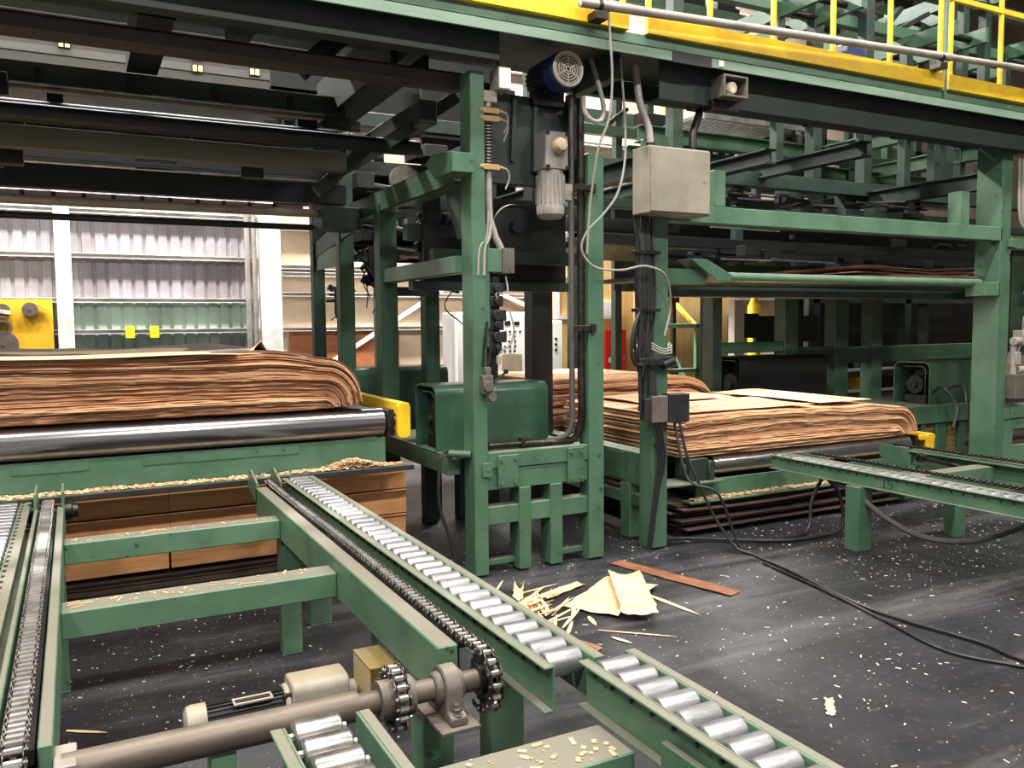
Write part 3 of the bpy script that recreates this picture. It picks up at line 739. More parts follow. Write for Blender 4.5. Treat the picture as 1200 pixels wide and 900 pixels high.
# plywood bundles under the left table: four layers, two lengths each
zs = (0.225, 0.395, 0.56, 0.718)
nm = ('bottom', 'middle', 'top')
for i in range(3):
    for (x0, x1, side) in ((-2.4, 0.452, 'left of the vertical joint'), (0.460, 1.93, 'right of the vertical joint')):
        m = MB(); j = random.uniform(-0.012, 0.012)
        a = zs[i] + 0.003; b = zs[i + 1] - 0.003
        m.box(x0, x1 + j, 5.242 + random.uniform(0, 0.006), 7.4, a, b)
        m.box(x0, x1 + j, 5.228, 7.4, b - 0.008, b)
        solo('plywood_slab', m, PLANK, f'{nm[i]} thick plywood slab under the left lift table, {side}', 'plywood slab', bevel=0.003)
for k in range(6):          # dirty sagging boards under the bundles
    z = 0.04 + k * 0.030; m = MB(); n = 22; vs = []; fs = []; y0 = 5.26 + random.uniform(0, 0.06); th = random.uniform(0.018, 0.026)
    for i in range(n + 1):
        x = -2.3 + 4.15 * i / n; dz = -0.035 * math.cos((x - 0.5) * 1.35) * (1 - k / 8) + 0.03 * (1 - k / 8)
        dz += 0.0
        for (y, q) in ((y0, 0), (7.2, 0), (7.2, th), (y0, th)): vs.append((x, y, z + dz + q - 0.03 * (1 - k / 8)))
    for i in range(n):
        for q in range(4):
            a = i * 4 + q; b = i * 4 + (q + 1) % 4; fs.append((a, b, b + 4, a + 4))
    fs += [(0, 3, 2, 1), (n * 4, n * 4 + 1, n * 4 + 2, n * 4 + 3)]
    m.poly(vs, fs)
    solo('board', m, DWOOD, 'dark dirty board, one of those sagging between the floor and the plywood bundles', 'board', 'dirty boards under the left bundles')
solo('bearer_timber', B(-2.3, 1.8, 5.5, 5.62, 0, 0.018), DWOOD, 'dark bearer on the floor under the left hand dirty boards', 'timber')

# right hand lift table
rt = thing('lift_table', 'low green lift table with polished roller and yellow guard, carrying the right veneer stack', 'lift table', (5.5, 5.6, 0))
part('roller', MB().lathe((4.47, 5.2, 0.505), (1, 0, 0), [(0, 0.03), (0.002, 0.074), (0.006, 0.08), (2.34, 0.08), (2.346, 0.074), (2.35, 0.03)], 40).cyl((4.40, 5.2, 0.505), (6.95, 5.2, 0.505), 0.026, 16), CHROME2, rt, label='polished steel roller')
part('apron', B(4.30, 6.9, 5.14, 5.16, 0.262, 0.40), GREEN, rt, 0.003)
part('ledge', B(4.15, 6.9, 5.02, 5.14, 0.246, 0.26), GREEN, rt, 0.002)
part('deck', MB().box(4.15, 6.85, 5.34, 8.9, 0.52, 0.585).box(4.3, 6.85, 5.16, 8.9, 0.30, 0.36), GREEND, rt, 0.003)
part('end_guard', MB().prism(rrect(7.02, 0.50, 0.10, 0.19, 0.03), 'xz', 5.08, 5.115).box(6.99, 7.065, 5.1, 7.2, 0.54, 0.595).box(7.055, 7.065, 5.1, 7.2, 0.42, 0.56).prism(rrect(7.0, 0.56, 0.22, 0.05, 0.02), 'xz', 5.10, 5.14), YEL, rt, 0.006, label='yellow roller end guard')
part('bearing', MB().box(6.86, 6.92, 5.12, 5.30, 0.42, 0.58), GUN, rt, 0.004)
part('roller_drive', MB().prism(rrect(4.28, 0.50, 0.20, 0.17, 0.03), 'xz', 5.08, 5.26).cyl((4.15, 5.15, 0.50), (4.19, 5.15, 0.50), 0.05, 14).cyl((4.36, 5.2, 0.505), (4.47, 5.2, 0.505), 0.055, 18).box(4.36, 4.42, 5.06, 5.28, 0.40, 0.56), GREEND, rt, 0.006, label='small green gearbox driving the roller')
part('drive_shelf', B(3.86, 4.50, 5.02, 5.28, 0.395, 0.41), GREEN, rt, 0.002)

veneer_stack(2, 44, 4.14, 6.86, 5.12, 6.85, 0.597, 0.925, [EDGE2, EDGE2, EDGE, EDGE2], 'pale orange veneer sheet within the brightly lit stack on the right lift table', 'veneer sheets of the right stack', 6.30, 0.64, 0.038,
             top_mat=VTOP, top_extra='pale tan top sheet of the right veneer stack', end_lag=0.06, nx=60, left_j=0.025, arc_x=6.60, arc_a=0.23)
veneer_stack(3, 34, 4.05, 6.15, 7.05, 8.8, 0.60, 1.085, [EDGE3, EDGE3, EDGE], 'brown ragged veneer sheet within the darker stack behind the bright right one', 'veneer sheets of the rear right stack', 5.7, 0.5, 0.03, end_lag=0.05, nx=30)
for k, (x0, x1, y0, y1, lab) in enumerate(((4.2, 5.6, 5.16, 5.9, 'front left'), (5.7, 6.35, 5.2, 6.6, 'right'), (4.4, 5.5, 6.05, 6.8, 'rear'))):
    curled(x0, x1, y0, y1, 0.93, lambda u, w: 0.008 + 0.008 * math.sin(u * 5 + k) * math.sin(w * 4), VTOP if k != 1 else SCRAP, f'loose thin veneer piece lying on the {lab} of the bright right stack')
# sagging dirty sheets below the right table
for i in range(9):
    m = MB(); z = 0.05 + i * 0.021; pts = []
    x0 = 4.05 + random.uniform(-0.06, 0.06); x1 = 6.6 + random.uniform(-0.2, 0.3); y0 = 5.06 + random.uniform(-0.06, 0.08)
    n = 20; th = random.uniform(0.006, 0.013); vs = []; fs = []
    for j in range(n + 1):
        u = j / n; x = x0 + (x1 - x0) * u; zz = z + 0.012 * math.cos(u * 6 + i * 0.2) * (i / 9) + 0.02 * abs(u - 0.45) * (i / 9)
        for (y, dz) in ((y0, 0), (7.5, 0), (7.5, th), (y0, th)): vs.append((x, y + 0.01 * noise.noise(V((x * 4, i, 0))), zz + dz))
    for j in range(n):
        for q in range(4):
            a = j * 4 + q; b = j * 4 + (q + 1) % 4; fs.append((a, b, b + 4, a + 4))
    fs += [(0, 3, 2, 1), (n * 4, n * 4 + 1, n * 4 + 2, n * 4 + 3)]
    m.poly(vs, fs)
    solo('veneer_sheet', m, DWOOD, 'dirty dark veneer sheet in the flattened pile near the floor under the right lift table', 'veneer sheet', 'dirty sheets under the right lift table')
solo('bearer_timber', MB().box(4.1, 6.6, 5.15, 5.28, 0, 0.04), DWOOD, 'dark bearer on the floor under the dirty sheets of the right lift table', 'timber', bevel=0.003)
# ------------------------------------------------------------------ machine frames
def plate_foot(m, x0, x1, y0, y1): return m.box(x0 + 0.001, x1 - 0.001, y0 + 0.001, y1 - 0.001, 0, 0.012)
tf = thing('tower_frame', 'central green machine frame with tall posts and a low gate of bolted plates', 'machine frame', (2.7, 5.6, 0))
P1 = part('post', plate_foot(MB().box(2.247, 2.345, 4.85, 5.01, 0.012, 3.22), 2.247, 2.345, 4.87, 5.01), GREEN, tf, 0.005)
P2 = part('post', plate_foot(MB().box(3.116, 3.24, 4.85, 4.98, 0.012, 2.785), 3.116, 3.24, 4.87, 4.98), GREEN, tf, 0.005)
part('conduit', MB().cyl((2.36, 4.89, 1.50), (2.36, 4.89, 2.28), 0.028, 12), GREEN, tf)
part('top_rail', B(2.345, 3.116, 4.862, 4.93, 0.705, 0.812), GREEN, tf, 0.004)
part('gate_panel', B(2.345, 3.116, 4.872, 4.92, 0.565, 0.70), GREEN, tf, 0.003)
part('middle_rail', B(2.345, 3.116, 4.868, 4.96, 0.335, 0.455), GREEN, tf, 0.004)
for x0, x1 in ((2.575, 2.665), (2.815, 2.91)):
    part('leg', plate_foot(MB().box(x0, x1, 4.86, 5.0, 0.012, 0.565), x0 + .02, x1 - .02, 4.88, 4.98), GREEN, tf, 0.004)
for x0, x1 in ((2.345, 2.575), (2.91, 3.116)):
    part('foot_rail', B(x0, x1, 4.93, 4.98, 0.05, 0.085), GREEN, tf, 0.002)
for x0, x1, z0, z1 in ((2.415, 2.565, 0.575, 0.79), (2.945, 3.075, 0.56, 0.80)):
    bp_ = part('bolt_plate', B(x0, x1, 4.842, 4.862, z0, z1), GREEN, tf, 0.003)
    bm_ = MB()
    for x in (x0 + 0.025, x1 - 0.025):
        for z in (z0 + 0.03, z1 - 0.03): bm_.cyl((x, 4.842, z), (x, 4.830, z), 0.013, 6)
    split_parts('bolt', bm_, GREEN, bp_)
part('stop_block', MB().box(2.30, 2.37, 4.835, 4.85, 0.66, 0.75).cyl((2.335, 4.835, 0.705), (2.335, 4.83, 0.705), 0.012, 8), GREEN, tf, 0.003)
part('platform_plate', B(2.13, 3.20, 4.93, 6.44, 0.775, 0.79), GREEN, tf, 0.002)
part('side_rail', B(2.13, 2.22, 5.01, 6.44, 0.66, 0.775), GREEN, tf, 0.004)
part('side_rail', B(3.13, 3.22, 4.98, 6.44, 0.60, 0.775), GREEN, tf, 0.004)
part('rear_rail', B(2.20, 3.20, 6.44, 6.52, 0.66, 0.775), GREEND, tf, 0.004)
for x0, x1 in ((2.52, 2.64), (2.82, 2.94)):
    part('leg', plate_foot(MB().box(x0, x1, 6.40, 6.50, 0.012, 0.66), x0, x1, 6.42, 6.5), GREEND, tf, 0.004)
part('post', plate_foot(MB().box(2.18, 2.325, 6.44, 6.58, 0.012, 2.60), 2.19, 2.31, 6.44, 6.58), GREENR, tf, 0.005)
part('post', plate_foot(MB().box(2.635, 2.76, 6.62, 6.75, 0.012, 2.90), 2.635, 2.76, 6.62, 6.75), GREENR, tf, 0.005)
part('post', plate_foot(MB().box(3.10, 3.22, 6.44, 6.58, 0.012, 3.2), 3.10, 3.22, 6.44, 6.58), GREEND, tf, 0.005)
part('arm', MB().box(2.19, 2.20, 5.01, 6.98, 2.535, 2.70).box(2.19, 2.33, 5.01, 6.98, 2.69, 2.70).box(2.19, 2.33, 5.01, 6.9, 2.535, 2.547).prism([(6.98, 2.70), (7.25, 2.70), (7.25, 2.64), (6.98, 2.535)], 'yz', 2.19, 2.20), GREEN, tf, 0.003)
part('arm_bracket', MB().prism([(4.80, 2.58), (4.80, 2.70), (5.10, 2.74), (5.25, 2.70), (5.1, 2.58)], 'yz', 2.10, 2.247), GREEN, tf, 0.003)
part('arm', B(2.20, 2.30, 5.01, 6.44, 1.975, 2.085), GREEN, tf, 0.004)
part('arm', B(2.76, 3.10, 6.46, 6.56, 1.96, 2.02), GREEND, tf, 0.003)
part('arm', B(2.325, 2.635, 6.50, 6.62, 1.88, 1.95), GREEND, tf, 0.003)
part('drive_panel', MB().box(2.36, 3.60, 5.95, 5.98, 1.97, 2.30).box(2.95, 3.60, 5.95, 5.98, 2.30, 2.62).box(2.36, 2.50, 5.95, 5.98, 2.30, 2.62), GRIMSHADE, tf)
for z0, z1, y0 in ((2.28, 2.40, 6.0), (2.10, 2.20, 5.75), (1.90, 1.97, 5.9), (2.52, 2.64, 6.1)):
    part('cross_beam', B(2.25 if y0 > 5.8 else 2.36, 3.60, y0, y0 + 0.1, z0, z1), GREEND, tf, 0.004)
part('gusset', MB().prism([(5.01, 2.535), (5.01, 2.2), (5.1, 2.2), (5.3, 2.535)], 'yz', 2.26, 2.27), GREEND, tf)
# dark plate carrying the motors, between the posts
part('motor_plate', MB().box(2.42, 3.10, 5.05, 5.07, 2.60, 3.16).box(2.40, 2.46, 5.0, 5.06, 2.55, 3.2).box(3.06, 3.12, 5.0, 5.06, 2.55, 3.2).box(2.42, 3.10, 5.03, 5.09, 2.57, 2.61), mat('grimy_dark_green_plate', S(46, 62, 54), 0.5, 0, S(34, 44, 40), 4), tf, 0.004)
sb = MB()
for (dx, r0) in ((0.20, 2.72), (0.36, 2.66)):
    sb.prism([(2.42 + dx, r0), (2.45 + dx, r0), (2.47 + dx, 3.14), (2.44 + dx, 3.14)], 'xz', 5.02, 5.05)
split_parts('stiffener', sb, GREEND, tf)
part('pulley_wheel', MB().lathe((2.74, 5.25, 2.31), (0, -1, 0), [(0, 0.05), (0.005, 0.155), (0.02, 0.16), (0.035, 0.155), (0.04, 0.12), (0.045, 0.05), (0.09, 0.04)], 28), GRIMSHADE, tf)

# hoods -------------------------------------------------------------------
def hood(label, x0, x1, y0, y1, z0, z1, m_=GREENH, r=0.075, group=None):
    t = thing('motor_hood', label, 'machine cover', ((x0 + x1) / 2, (y0 + y1) / 2, z0), group)
    def ring(d):
        pts = [(y0 + d, z0)]
        for k in range(9):
            a = math.radians(180 - 90 * k / 8); pts.append((y0 + r + (r - d) * math.cos(a), z1 - r + (r - d) * math.sin(a)))
        for k in range(9):
            a = math.radians(90 - 90 * k / 8); pts.append((y1 - r + (r - d) * math.cos(a), z1 - r + (r - d) * math.sin(a)))
        pts.append((y1 - d, z0)); return pts
    o = ring(0.0); i = ring(0.012); n = len(o); m = MB(); vs = []; fs = []
    for x in (x0, x1):
        vs += [(x, p[0], p[1]) for p in o] + [(x, p[0], p[1]) for p in i]
    for k in range(n - 1):
        fs.append((k, k + 1, 2 * n + k + 1, 2 * n + k)); fs.append((n + k, 3 * n + k, 3 * n + k + 1, n + k + 1))
        fs.append((k, n + k, n + k + 1, k + 1)); fs.append((2 * n + k, 2 * n + k + 1, 3 * n + k + 1, 3 * n + k))
    fs += [(0, 2 * n, 3 * n, n), (n - 1, 2 * n - 1, 4 * n - 1, 3 * n - 1)]
    m.poly(vs, fs, True)
    sh = part('shell', m, m_, t)
    md = sh.modifiers.new('es', 'EDGE_SPLIT'); md.split_angle = math.radians(50)
    part('end_panel', MB().prism(ring(0.013), 'yz', x1 - 0.03, x1 - 0.018), m_, t)
    part('inner_lip', MB().prism(ring(0.013)[:1] + ring(0.013)[1:], 'yz', x0 + 0.28, x0 + 0.29), DARKIN, t)
    yc = (y0 + y1) / 2; w = y1 - y0; h = z1 - z0
    dm = MB().cyl((x0 + 0.05, yc, z0 + h * 0.45), (x0 + 0.28, yc, z0 + h * 0.45), h * 0.22, 18).cyl((x0 + 0.02, yc, z0 + h * 0.45), (x0 + 0.05, yc, z0 + h * 0.45), h * 0.08, 12)
    dm.box(x0 + 0.06, x0 + 0.27, yc - w * 0.3, yc + w * 0.3, z0, z0 + h * 0.2)
    part('drive', dm, GRIMSHADE, t, 0.003)
    sl = MB().tube([(x0 + 0.01, y0 + 0.06, z0 + 0.03), (x0 + 0.01, y0 + 0.06, z1 - 0.08), (x0 + 0.01, y0 + 0.09, z1 - 0.05), (x0 + 0.01, y1 - 0.12, z1 - 0.05)], 0.006, 6)
    part('inner_frame', sl, GUN, t)
    return t
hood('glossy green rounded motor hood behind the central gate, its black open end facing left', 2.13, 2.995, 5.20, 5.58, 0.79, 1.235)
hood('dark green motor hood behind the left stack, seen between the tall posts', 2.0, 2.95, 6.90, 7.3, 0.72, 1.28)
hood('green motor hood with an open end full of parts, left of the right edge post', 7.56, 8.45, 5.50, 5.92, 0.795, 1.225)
hood('almost black motor hood far behind the bright right stack', 6.84, 8.25, 7.42, 7.85, 0.62, 1.235, GRIMSHADE)

# right bay frame -----------------------------------------------------------
rf = thing('machine_frame', 'green frame of the right bay with a long crossbeam between its two front posts', 'machine frame', (5.7, 5.6, 0))
part('post', plate_foot(MB().box(3.655, 3.79, 4.85, 5.01, 0.012, 2.95), 3.655, 3.79, 4.87, 5.0), GREEN, rf, 0.005)
part('post', plate_foot(MB().box(7.60, 7.75, 4.85, 5.10, 0.012, 3.35), 7.60, 7.75, 4.87, 5.1), GREEN, rf, 0.005)
part('crossbeam', B(3.79, 7.62, 4.85, 4.97, 2.365, 2.49), GREENC, rf, 0.005)
part('stub_post', B(4.21, 4.315, 4.85, 4.97, 2.49, 2.755), GREENC, rf, 0.004)
part('stub_post', B(7.02, 7.14, 4.85, 4.98, 2.49, 2.78), GREENC, rf, 0.004)
part('bar_bracket', MB().box(3.79, 4.15, 4.86, 4.95, 1.92, 2.03).prism([(3.95, 2.10), (4.1, 2.10), (4.34, 1.99), (4.34, 1.94), (4.2, 1.94)], 'xz', 4.80, 4.96), GREEN, rf, 0.004)
part('bar_bracket', MB().box(7.40, 7.62, 4.85, 5.05, 1.86, 1.99), GREENC, rf, 0.004)
part('guide_bar', MB().cyl((4.22, 4.98, 1.985), (7.50, 4.98, 1.985), 0.036, 16), GREENC, rf)
part('under_beam', MB().box(3.95, 7.65, 5.15, 5.28, 1.84, 1.92), GREEND, rf, 0.004)
part('side_beam', B(3.70, 3.86, 5.05, 8.3, 0.43, 0.675), GREEN, rf, 0.004)
part('side_beam', B(3.70, 3.80, 5.05, 8.3, 0.27, 0.36), GREEN, rf, 0.004)
sp = MB()
for y in (5.25, 5.75, 6.4): sp.box(3.69, 3.70, y, y + 0.22, 0.45, 0.66)
split_parts('bolt_plate', sp, GREEN, rf, 0.002)
for y in (5.24, 6.6, 8.0): part('leg', plate_foot(MB().box(3.69, 3.81, y - 0.06, y + 0.06, 0.012, 0.43), 3.70, 3.80, y - .05, y + .05), GREEN, rf, 0.004)
part('post', plate_foot(MB().box(3.55, 3.75, 6.42, 6.58, 0.012, 3.1), 3.56, 3.74, 6.43, 6.57), GRIMSHADE, rf, 0.005, label='blackened rear post')
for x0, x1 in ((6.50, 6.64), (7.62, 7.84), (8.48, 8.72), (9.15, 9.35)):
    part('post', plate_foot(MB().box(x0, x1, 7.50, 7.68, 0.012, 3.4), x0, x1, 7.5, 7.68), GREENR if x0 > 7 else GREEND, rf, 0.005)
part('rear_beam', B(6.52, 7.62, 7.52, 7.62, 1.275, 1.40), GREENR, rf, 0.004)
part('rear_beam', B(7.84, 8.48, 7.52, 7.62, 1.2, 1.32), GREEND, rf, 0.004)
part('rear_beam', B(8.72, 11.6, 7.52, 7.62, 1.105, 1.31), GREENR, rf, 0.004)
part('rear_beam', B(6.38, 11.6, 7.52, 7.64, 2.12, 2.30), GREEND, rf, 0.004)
# overhead beams of the right bay
tb = MB(); tb.box(4.9, 9.9, 6.5, 6.54, 2.26, 2.34)
x = 4.9
while x < 9.88: tb.box(x, x + 0.028, 6.46, 6.5, 2.24, 2.27); x += 0.055
part('toothed_rail', tb, GRIMSHADE, rf, label='dark toothed rail')
part('overhead_beam', B(4.5, 9.8, 6.3, 6.45, 1.93, 2.0), GREEND, rf, 0.004)
part('overhead_beam', B(5.3, 11.0, 6.5, 6.6, 3.03, 3.11), GREEND, rf, 0.004)
part('overhead_beam', ibeam_x(5.3, 11.0, 7.52, 0.12, 3.36, 3.52), GREEN, rf)
part('overhead_beam', ibeam_x(5.3, 8.4, 7.3, 0.14, 3.52, 3.69), GREEN, rf)
part('overhead_beam', B(3.8, 10.0, 6.0, 6.1, 2.62, 2.70), GREEND, rf, 0.004)
part('overhead_beam', B(4.2, 10.0, 6.9, 7.0, 2.52, 2.66), GRIMSHADE, rf, 0.004)
part('overhead_beam', B(3.8, 9.5, 5.7, 5.78, 2.28, 2.36), GRIMSHADE, rf, 0.004)
for x0, y0, y1, z0, z1, m_ in ((8.3, 6.2, 8.2, 3.62, 3.78, GREENC), (9.2, 6.0, 9.0, 3.45, 3.62, GREENC), (6.1, 5.1, 7.6, 3.05, 3.18, GREEND), (5.0, 5.1, 8.0, 2.9, 3.02, GREEND), (7.66, 5.1, 7.5, 2.86, 3.02, GREEND), (7.66, 5.1, 7.5, 1.9, 2.05, GREEND), (3.7, 5.05, 7.4, 2.7, 2.85, GREEND)):
    part('depth_beam', ibeam_y(x0, 0.12, y0, y1, z0, z1), m_, rf)
split_parts('hanger', MB().box(7.4, 7.62, 6.44, 6.6, 2.75, 3.1).box(8.62, 8.85, 7.46, 7.62, 3.2, 3.62).box(5.9, 6.0, 6.48, 6.56, 2.34, 3.03), GREEND, rf, 0.004)
split_parts('lower_deck', MB().box(4.2, 7.55, 5.2, 6.4, 1.995, 2.025).box(4.2, 9.8, 6.56, 8.2, 2.36, 2.42), GREEND, rf)
# small hardware hanging in the dark of the right bay
hw = MB(); rnd = random.Random(3)
for k in range(46):
    x = rnd.uniform(4.3, 9.0); y = rnd.uniform(5.4, 6.4); z = rnd.choice((2.16, 2.45, 2.72, 2.2))
    w, d, h = rnd.uniform(.05, .25), rnd.uniform(.04, .12), rnd.uniform(.03, .11)
    hw.box(x, x + w, y, y + d, z, z + h)
    if k % 3 == 0: hw.cyl((x, y, z + h / 2), (x + w * 2.4, y, z + h / 2), 0.018, 8)
o_ = part('rail_hardware', hw, GRIMSHADE, rf, 0.003); o_['kind'] = 'stuff'
hw = MB()
for k in range(12):
    x = rnd.uniform(4.4, 8.6); y = rnd.uniform(5.32, 5.6); z = rnd.choice((2.17, 2.42, 2.56, 2.74))
    hw.bar((x, y, z), (x + rnd.uniform(.25, .8), y + rnd.uniform(-.1, .1), z + rnd.uniform(-.02, .02)), 0.02, 0.012)
split_parts('bright_strip', hw, STEEL, rf)

for i in range(9):
    m = MB(); n = 16; vs = []; fs = []; z = 2.028 + i * 0.0075; xa = 6.1 + rnd.uniform(-.25, .45); xb = 7.5 + rnd.uniform(-.12, .06); ya = 4.99 + rnd.uniform(-.05, .08)
    for j in range(n + 1):
        x = xa + (xb - xa) * j / n; dz = 0.012 * noise.noise(V((x * 3, i * .4, 7))) * (i / 9) + 0.006 * i * abs(j / n - 0.5)
        for (y, q) in ((ya + 0.02 * noise.noise(V((x * 6, i, 0))), 0), (6.2, 0), (6.2, 0.004), (ya + 0.02 * noise.noise(V((x * 6, i, 0))), 0.004)): vs.append((x, y, z + dz + q))
    for j in range(n):
        for q in range(4):
            a = j * 4 + q; b = j * 4 + (q + 1) % 4; fs.append((a, b, b + 4, a + 4))
    fs += [(0, 3, 2, 1), (n * 4, n * 4 + 1, n * 4 + 2, n * 4 + 3)]
    solo('veneer_sheet', m.poly(vs, fs), EDGE if i % 2 else VGREY, 'ragged veneer sheet lying high on the deck above the right guide bar', 'veneer sheet', 'sheets on the upper deck of the right bay')
# dark machine body behind the left posts
pb_ = thing('press_body', 'dark machine body filling the upper space behind the left hand posts', 'machine', (3.2, 8.9, 0))
part('body_panel', MB().box(2.35, 4.6, 8.7, 8.76, 2.36, 3.25), GRIMSHADE, pb_, 0.004)
part('body_panel', MB().box(1.9, 2.75, 8.95, 9.0, 2.9, 4.1), GRIMSHADE, pb_, 0.004)
part('body_panel', MB().box(3.45, 4.6, 8.7, 8.76, 3.25, 4.3), GRIMSHADE, pb_, 0.004)
part('body_panel', MB().box(1.9, 4.6, 8.95, 9.0, 3.72, 4.6), GRIMSHADE, pb_, 0.004)
for x in (3.0, 5.0): part('post', B(x, x + 0.12, 9.0, 9.12, 0, 4.6), GREEND, pb_, 0.004)
for z0, z1, y in ((2.30, 2.46, 8.5), (2.75, 2.88, 8.4), (3.18, 3.32, 8.45), (3.66, 3.80, 8.4)): part('beam', B(2.3, 5.12, y, y + 0.12, z0, z1), GREEND, pb_, 0.004)
part('wheel', MB().lathe((3.12, 8.4, 3.12), (0, -1, 0), [(0, 0.17), (0.05, 0.17), (0.06, 0.14), (0.065, 0.05), (0.1, 0.04)], 26), CAST, pb_, label='grey wheel')
part('motor', MB().cyl((2.75, 8.3, 2.62), (3.15, 8.3, 2.62), 0.11, 18), CAST, pb_, label='grey motor')
part('plate', MB().bar((2.5, 8.1, 3.28), (2.85, 8.1, 3.55), 0.04, 0.2).box(2.4, 2.5, 8.08, 8.16, 3.1, 3.5), CAST, pb_, 0.003)
part('yellow_gate', MB().box(3.03, 3.10, 9.9, 9.95, 3.3, 3.7).box(3.16, 3.23, 9.9, 9.95, 3.3, 3.7).box(3.0, 3.26, 9.9, 9.95, 3.28, 3.32), YEL, pb_)
hw = MB()
for k in range(36):
    x = rnd.uniform(2.3, 3.6); y = rnd.uniform(7.4, 8.3); z = rnd.choice((2.47, 2.89, 3.33, 2.3, 2.6))
    w, d, h = rnd.uniform(.06, .3), rnd.uniform(.05, .15), rnd.uniform(.04, .16)
    hw.box(x, x + w, y, 8.45, z, z + h)
    if k % 2 == 0: hw.cyl((x, y, z + h), (x + w * 1.6, y, z + h * 0.6), rnd.uniform(.012, .04), 8)
o_ = part('pipework', hw, GRIMSHADE, pb_, 0.003); o_['kind'] = 'stuff'
hw = MB()
for k in range(9):
    x = rnd.uniform(2.3, 3.5); y = rnd.uniform(7.6, 8.3); z = rnd.uniform(2.35, 2.95)
    hw.cyl((x, y, z), (x + rnd.uniform(-.05, .12), y, z - rnd.uniform(.08, .22)), rnd.uniform(.012, .03), 10)
split_parts('cylinder', hw, CAST, pb_)

# low gate right of the edge post
gr = thing('side_frame', 'green plate frame with a rectangular cut-out at the right edge, right of the edge post', 'machine frame', (8.2, 4.9, 0))
part('top_rail', B(7.75, 9.3, 4.86, 4.93, 0.70, 0.84), GREENC, gr, 0.004)
gp = MB(); gp.box(7.75, 9.3, 4.872, 4.92, 0.60, 0.70).box(7.75, 7.92, 4.872, 4.92, 0.44, 0.60).box(8.30, 9.3, 4.872, 4.92, 0.44, 0.60).box(7.75, 9.3, 4.872, 4.92, 0.0, 0.44)
part('plate', gp, GREENC, gr, 0.002)
part('bolt_plate', MB().box(7.86, 9.0, 4.85, 4.86, 0.71, 0.83).cyl((7.9, 4.85, 0.76), (7.9, 4.84, 0.76), 0.014, 6), GREENC, gr, 0.002)
pf = thing('hood_platform', 'green platform with tan wire mesh guards below the open ended right hood', 'machine frame', (7.9, 5.6, 0))
part('front_beam', B(7.0, 8.6, 5.44, 5.54, 0.62, 0.78), GREEN, pf, 0.004)
part('top_plate', B(7.0, 8.6, 5.44, 6.4, 0.78, 0.795), GREEN, pf, 0.002)
for x0, x1 in ((7.04, 7.14), (7.40, 7.46), (7.62, 7.78), (7.98, 8.08)):
    part('leg', B(x0, x1, 5.46, 5.56, 0, 0.62), GREEN, pf, 0.004)
MESHM = mat('tan_wire_mesh', S(176, 146, 92), 0.5, 0.3)
for x0, x1 in ((7.46, 7.62), (7.78, 7.98)):
    g = MB(); n = 10
    for k in range(n):
        z = 0.06 + 0.054 * k; g.box(x0, x1, 5.50, 5.506, z, z + 0.012)
    x = x0
    while x < x1: g.box(x, x + 0.008, 5.494, 5.50, 0.03, 0.60); x += 0.026
    part('wire_mesh', g, MESHM, pf)
part('back_plate', B(7.14, 7.40, 5.6, 5.62, 0.0, 0.6), GREEN, pf)

# left bay overhead frame -----------------------------------------------------
of = thing('overhead_frame', 'dark overhead frame of beams, rollers and pipes above the left veneer stack', 'machine frame', (0.0, 6.5, 0))
part('overhead_beam', B(-3.2, 2.30, 5.02, 5.16, 3.145, 3.25), mat('brown_grimy_beam', S(62, 54, 46), 0.6, 0, S(42, 40, 35), 3, stretch=(0.5, 3, 3)), of, 0.02)
b4 = part('overhead_beam', B(-3.2, 1.95, 6.5, 6.62, 3.25, 3.40), GREEND, of, 0.004)
rb = MB()
for k in range(9): rb.box(-2.9 + k * 0.55, -2.86 + k * 0.55, 6.46, 6.5, 3.27, 3.36)
split_parts('rib', rb, GRIMSHADE, b4)
for dz, dy in ((0, 0), (-0.035, 0.01)):
    part('pipe', MB().cyl((-3.2, 6.46 + dy, 3.245 + dz), (1.9, 6.46 + dy, 3.245 + dz), 0.012, 8), STEEL if dz == 0 else PIPEG, of)
part('upper_roller', MB().cyl((-3.2, 5.75, 2.90), (2.25, 5.75, 2.90), 0.055, 16), GRIMSHADE, of)
part('upper_roller', MB().cyl((-3.2, 6.6, 3.1), (1.9, 6.6, 3.1), 0.07, 16), GRIMSHADE, of)
part('overhead_beam', MB().box(-3.2, 1.80, 6.0, 6.10, 2.745, 2.88), mat('olive_dusty_beam', S(92, 88, 72), 0.55, 0, S(72, 76, 60), 3, stretch=(0.4, 2, 2), dust=DUST), of, 0.004)
part('rod', MB().cyl((-3.2, 7.0, 2.83), (1.95, 7.0, 2.83), 0.011, 8), STEEL, of)
part('overhead_beam', B(-3.2, 2.1, 7.04, 7.16, 2.66, 2.82), GRIMSHADE, of, 0.004)
rk = MB().box(-3.2, 1.75, 7.12, 7.15, 2.60, 2.645)
part('rack_strip', rk, mat('cream_rack_strip', S(196, 184, 164), 0.5), of)
tk = MB()
x = -3.1
while x < 1.7: tk.box(x, x + 0.03, 7.105, 7.12, 2.60, 2.645); x += 0.20
split_parts('rack_bolt', tk, GUN, of)
part('tube', MB().cyl((-3.2, 7.05, 2.555), (1.9, 7.05, 2.575), 0.034, 12), PIPEG, of)
part('tube', MB().cyl((-3.2, 7.3, 2.475), (1.88, 7.3, 2.485), 0.026, 12), BLACK, of)
part('tube', MB().cyl((-3.2, 8.2, 2.73), (1.7, 8.2, 2.73), 0.03, 12), PIPEG, of)
part('overhead_beam', B(-3.2, 2.1, 7.5, 7.62, 2.95, 3.3), GRIMSHADE, of, 0.004)
part('overhead_beam', B(-3.2, 2.2, 8.3, 8.42, 2.86, 3.1), GREEND, of, 0.004)
